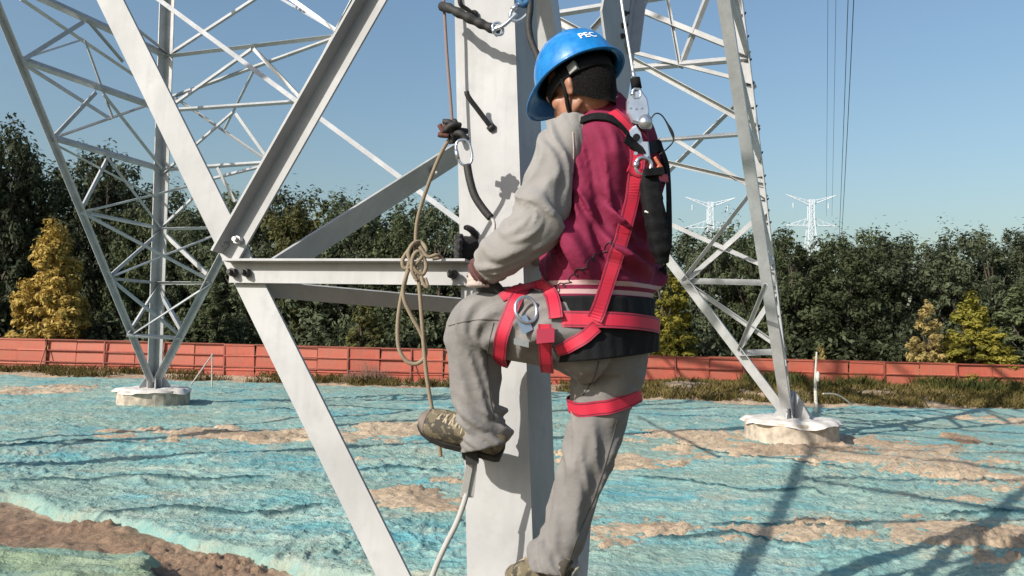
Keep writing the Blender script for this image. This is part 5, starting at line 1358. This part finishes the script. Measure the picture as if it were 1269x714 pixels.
# tan rope hanging from the step bolt, hitched round the strut
rope = empty('hanging_rope', at(515, 320, 2.9)); tag(rope, 'tan rope tied to the step bolt, knotted at the strut with a hanging loop', 'rope')
def rp(pts, r=.0070, nm='rope_strand', m='rope'):
    mb = MB(); mb.tube(px_path(pts), r, 8, 8); return mb.build(nm, M[m], rope, True)
D0 = 2.80
rp([(562, 168, 2.74), (552, 180, 2.72), (540, 205, 2.73), (525, 245, 2.75), (517, 275, 2.77), (515, 300, 2.78), (514, 322, 2.78)])
rp([(514, 300, 2.775), (505, 312, 2.75), (499, 322, 2.74), (501, 332, 2.74), (512, 330, 2.735), (522, 320, 2.735), (528, 310, 2.75), (521, 300, 2.77), (511, 303, 2.74), (506, 316, 2.73), (514, 334, 2.73), (524, 340, 2.735), (528, 328, 2.74), (520, 312, 2.735), (512, 318, 2.725), (511, 336, 2.73), (517, 348, 2.735)], .0070, 'knot')
rp([(520, 306, 2.74), (530, 318, 2.735), (541, 316, 2.74), (546, 319, 2.76), (536, 321, 2.76)], .0062, 'knot')
rp([(507, 325, 2.735), (503, 345, 2.74), (497, 370, 2.75), (493, 400, 2.75), (494, 430, 2.75), (503, 447, 2.75), (516, 451, 2.75), (526, 443, 2.75), (527, 430, 2.75), (521, 412, 2.745), (510, 392, 2.74), (501, 372, 2.735), (500, 355, 2.735), (506, 335, 2.73)], .0070, 'hanging_loop')
rp([(517, 330, 2.74), (520, 360, 2.74), (523, 400, 2.745), (526, 440, 2.745), (530, 475, 2.75), (535, 505, 2.75), (540, 530, 2.75), (544, 550, 2.75), (546, 566, 2.75)])
rp([(521, 335, 2.74), (524, 350, 2.73), (530, 356, 2.73), (527, 345, 2.74)], .0066, 'knot')
# black lanyard clipped to the same bolt, going to the worker's hand
lan = empty('short_lanyard', at(580, 200, 2.7)); tag(lan, 'short black lanyard with steel hook running from the bolt down to the left hand', 'lanyard')
rb = random.Random(2); mb = MB()
for i in range(9):
    c = at(562 + rb.uniform(-10, 10), 163 + rb.uniform(-8, 8), 2.73 + rb.uniform(-.02, .02)); d = Vector((rb.uniform(-1, 1), rb.uniform(-.4, .4), rb.uniform(-1, 1))).normalized() * .028
    mb.tube([c - d, c + Vector((0, -.012, .01)), c + d], .011, 7, 4)
mb.build('webbing_knot', M['rope_black'], lan, True)
mb = MB()
for i in range(4):
    c = at(550 + rb.uniform(-5, 5), 162 + rb.uniform(-7, 7), 2.71); d = Vector((rb.uniform(-1, 1), 0, rb.uniform(-1, 1))).normalized() * .016; mb.tube([c - d, c, c + d], .009, 6, 2)
mb.build('frayed_end', simple('red_brown_cord', (.10, .035, .025), .8, 0, .4, 60), lan, True)
def karabiner(pc, up, n, h, w, r, nm, parent, m='chrome'):
    up = up.normalized(); n = (n - up * n.dot(up)).normalized(); s = up.cross(n); sh = [(0, 1), (.55, .92), (.92, .6), (1, .1), (.9, -.5), (.5, -.92), (0, -1), (-.55, -.9), (-.9, -.5), (-.95, .1), (-.85, .6), (-.5, .92)]
    mb = MB(); mb.tube([pc + s * (x * w / 2) + up * (y * h / 2) for x, y in sh], r, 8, 4, True); o = mb.build(nm, M[m], parent, True)
    mb = MB(); mb.cyl(pc - s * (.95 * w / 2) - up * (h * .22), pc - s * (.95 * w / 2) + up * (h * .16), r * 1.5, None, 8); mb.build('gate', M[m], o, True); return o
karabiner(at(575, 189, 2.69), Vector((-.25, 0, 1)), Vector((.2, -1, 0)), .088, .052, .0048, 'hook', lan)
mb = MB(); mb.tube(px_path([(579, 205, 2.69), (582, 222, 2.68), (588, 242, 2.67), (598, 258, 2.66), (608, 270, 2.65)]), .0135, 8, 6); mb.build('sleeve_cover', M['rope_black'], lan, True)
mb = MB(); mb.tube(px_path([(607, 268, 2.65), (612, 276, 2.64), (611, 290, 2.60), (604, 312, 2.52), (598, 340, 2.42)]), .006, 7, 6); mb.build('cord', M['rope_white'], lan, True)
# upper lanyard round the leg with snap hook
up_l = empty('upper_lanyard', at(600, 25, 2.8)); tag(up_l, 'thick black lanyard wrapped across the leg above the helmet, with a steel snap hook', 'lanyard')
mb = MB(); mb.tube(px_path([(548, 8, 2.93), (556, 10, 2.86), (572, 18, 2.835), (590, 27, 2.83), (606, 34, 2.825), (618, 40, 2.82)]), lambda t: .017 + .002 * math.sin(t * 40), 9, 6); mb.build('lanyard_sleeve', M['rope_black'], up_l, True)
mb = MB(); mb.tube(px_path([(612, 36, 2.80), (622, 33, 2.79), (632, 25, 2.785), (640, 17, 2.785)]), .0075, 8, 5); hk = mb.build('hook_shank', M['chrome'], up_l, True)
karabiner(at(644, 15, 2.785), Vector((1, 0, 1)), Vector((.2, -1, 0)), .075, .048, .0065, 'hook', up_l)
karabiner(at(617, 36, 2.80), Vector((-.4, 0, 1)), Vector((.2, -1, 0)), .045, .035, .005, 'thimble', up_l)
mb = MB(); mb.tube(px_path([(640, -4, 2.79), (648, 6, 2.785), (655, 0, 2.79), (650, -14, 2.80)]), .013, 8, 5); mb.build('blue_sling', simple('blue_sling', (.02, .10, .22), .6), up_l, True)
mb = MB(); mb.tube(px_path([(657, -20, 2.80), (657, 10, 2.785), (655, 30, 2.775), (658, 50, 2.765), (666, 70, 2.74), (672, 92, 2.68)]), .0125, 8, 6); mb.build('sling_tail', M['rope_black'], up_l, True)
# thin faded line beside the leg
mb = MB(); mb.tube(px_path([(548, -30, 2.95), (551, 20, 2.93), (554, 70, 2.92), (558, 120, 2.91), (561, 160, 2.90)]), .006, 7, 6)
tag(mb.build('thin_line', M['rope_pink'], None, True), 'thin faded pink-grey line hanging beside the left edge of the leg', 'rope')
# steel fall-arrest cable and grab on the worker's back
arr = empty('fall_arrester', at(790, 150, 2.4)); tag(arr, 'steel cable fall arrester with two shackles clipped to the back of the harness', 'fall arrester')
mb = MB(); mb.tube(px_path([(764, -60, 2.46), (770, 0, 2.44), (778, 50, 2.42), (786, 98, 2.41)]), .0042, 7, 6); mb.build('cable', M['wire_rope'], arr, True)
mb = MB(); mb.cyl(at(784, 88, 2.41), at(787, 100, 2.41), .007, .007, 10); mb.build('ferrule', M['chrome'], arr, True)
mb = MB(); mb.cyl(at(787, 97, 2.41), at(789, 110, 2.41), .0150, .0160, 12); mb.build('rubber_sleeve', M['black_rubber'], arr, True)
def plate(pts, depth, th, nm, m):
    P = [at(x, y, depth) for x, y in pts]; n_ = len(P); o = Vector((0, th, 0)); mb = MB()
    c0 = sum(P, Vector()) / n_; ins = [c0 + (p - c0) * .86 - o * .32 for p in P]; insb = [c0 + (p - c0) * .86 + o * 1.32 for p in P]
    mb.add(ins + P + [p + o for p in P] + insb, [tuple(range(n_ - 1, -1, -1))[::1], tuple(range(3 * n_, 4 * n_))] + [(k * n_ + i, k * n_ + (i + 1) % n_, (k + 1) * n_ + (i + 1) % n_, (k + 1) * n_ + i) for k in range(3) for i in range(n_)])
    return mb.build(nm, m, arr, True if False else False)
M['zinc'] = simple('zinc_plate', (.55, .58, .66), .3, .7, .12, 25)
sw = plate([(783, 112), (795, 112), (802, 122), (805, 138), (803, 150), (794, 155), (783, 152), (777, 140), (777, 124)], 2.405, .022, 'swivel_body', M['zinc'])
for x, y in ((781, 133), (788, 134), (795, 133)):
    mb = MB(); p = at(x, y, 2.395); mb.cyl(p, p + Vector((0, .02, 0)), .0038, None, 8); mb.build('rivet', M['chrome'], sw)
karabiner(at(789, 116, 2.40), Vector((0, 0, 1)), Vector((.1, -1, 0)), .030, .026, .0042, 'eye', arr)
mb = MB(); p = at(800, 152, 2.40); mb.cyl(p - Vector((.004, .018, 0)), p + Vector((.004, .03, 0)), .021, .021, 18); mb.build('pin', M['chrome'], arr, True)
lk = plate([(779, 160), (788, 155), (794, 163), (797, 176), (804, 176), (806, 196), (800, 201), (782, 200), (777, 184), (776, 168)], 2.405, .018, 'lock_plate', M['zinc'])
mb = MB(); p = at(789, 170, 2.392); mb.cyl(p, p + Vector((0, .01, 0)), .011, None, 14); mb.build('slot', M['rib'], lk)
mb = MB(); p = at(788, 190, 2.392); mb.cyl(p, p + Vector((0, .01, 0)), .006, None, 10); mb.build('rivet', M['chrome'], lk)
karabiner(at(797, 206, 2.40), Vector((.2, 0, 1)), Vector((.3, -1, 0)), .050, .050, .0062, 'shackle', arr)
mb = MB(); mb.tube(px_path([(805, 150, 2.41), (812, 141, 2.41), (820, 143, 2.42), (828, 155, 2.43), (834, 168, 2.44), (834, 176, 2.44), (826, 185, 2.45), (817, 192, 2.46)]), lambda t: .0022 + .003 * math.exp(-((t - .52) / .1) ** 2), 7, 6); mb.build('retrieval_cord', M['rope_black'], arr, True)
mb = MB()
for i in range(5):
    c = at(812 + rb.uniform(-6, 6), 210 + rb.uniform(-10, 8), 2.42); d = Vector((rb.uniform(-1, 1), 0, rb.uniform(-1, 1))).normalized() * .018; mb.tube([c - d, c, c + d], .006, 6, 3)
mb.build('orange_tape', simple('orange_tape', (.50, .13, .06), .6, 0, .3, 40), arr, True)
# foot loop hanging from the step bolt
ft = empty('foot_strap', at(585, 590, 2.6)); tag(ft, 'white foot strap hanging from the step bolt under the raised shoe', 'strap')
mb = MB(); mb.box(at(585, 566, 2.60), (.04, .05, .04), (Vector((1, 0, .1)).normalized(), Vector((0, 1, 0)), Vector((-.1, 0, 1)).normalized())); mb.build('clamp', M['rope_black'], ft)
def flat(pts, w, th, nm): return ribbon(nm, smooth_path(px_path(pts), 5), [Vector((.15, -1, 0))] * ((len(pts) - 1) * 5 + 1), w, th, M['rope_white'], ft)
flat([(583, 568, 2.60), (579, 590, 2.605), (574, 616, 2.61)], .022, .006, 'strap'); flat([(588, 568, 2.61), (586, 590, 2.615), (583, 616, 2.62)], .020, .006, 'strap')
mb = MB(); mb.tube(px_path([(578, 612, 2.61), (574, 626, 2.60), (565, 650, 2.585), (550, 680, 2.57), (538, 708, 2.56), (528, 740, 2.55), (520, 780, 2.55)]), .009, 8, 6); mb.build('tail_rope', M['rope_white'], ft, True)
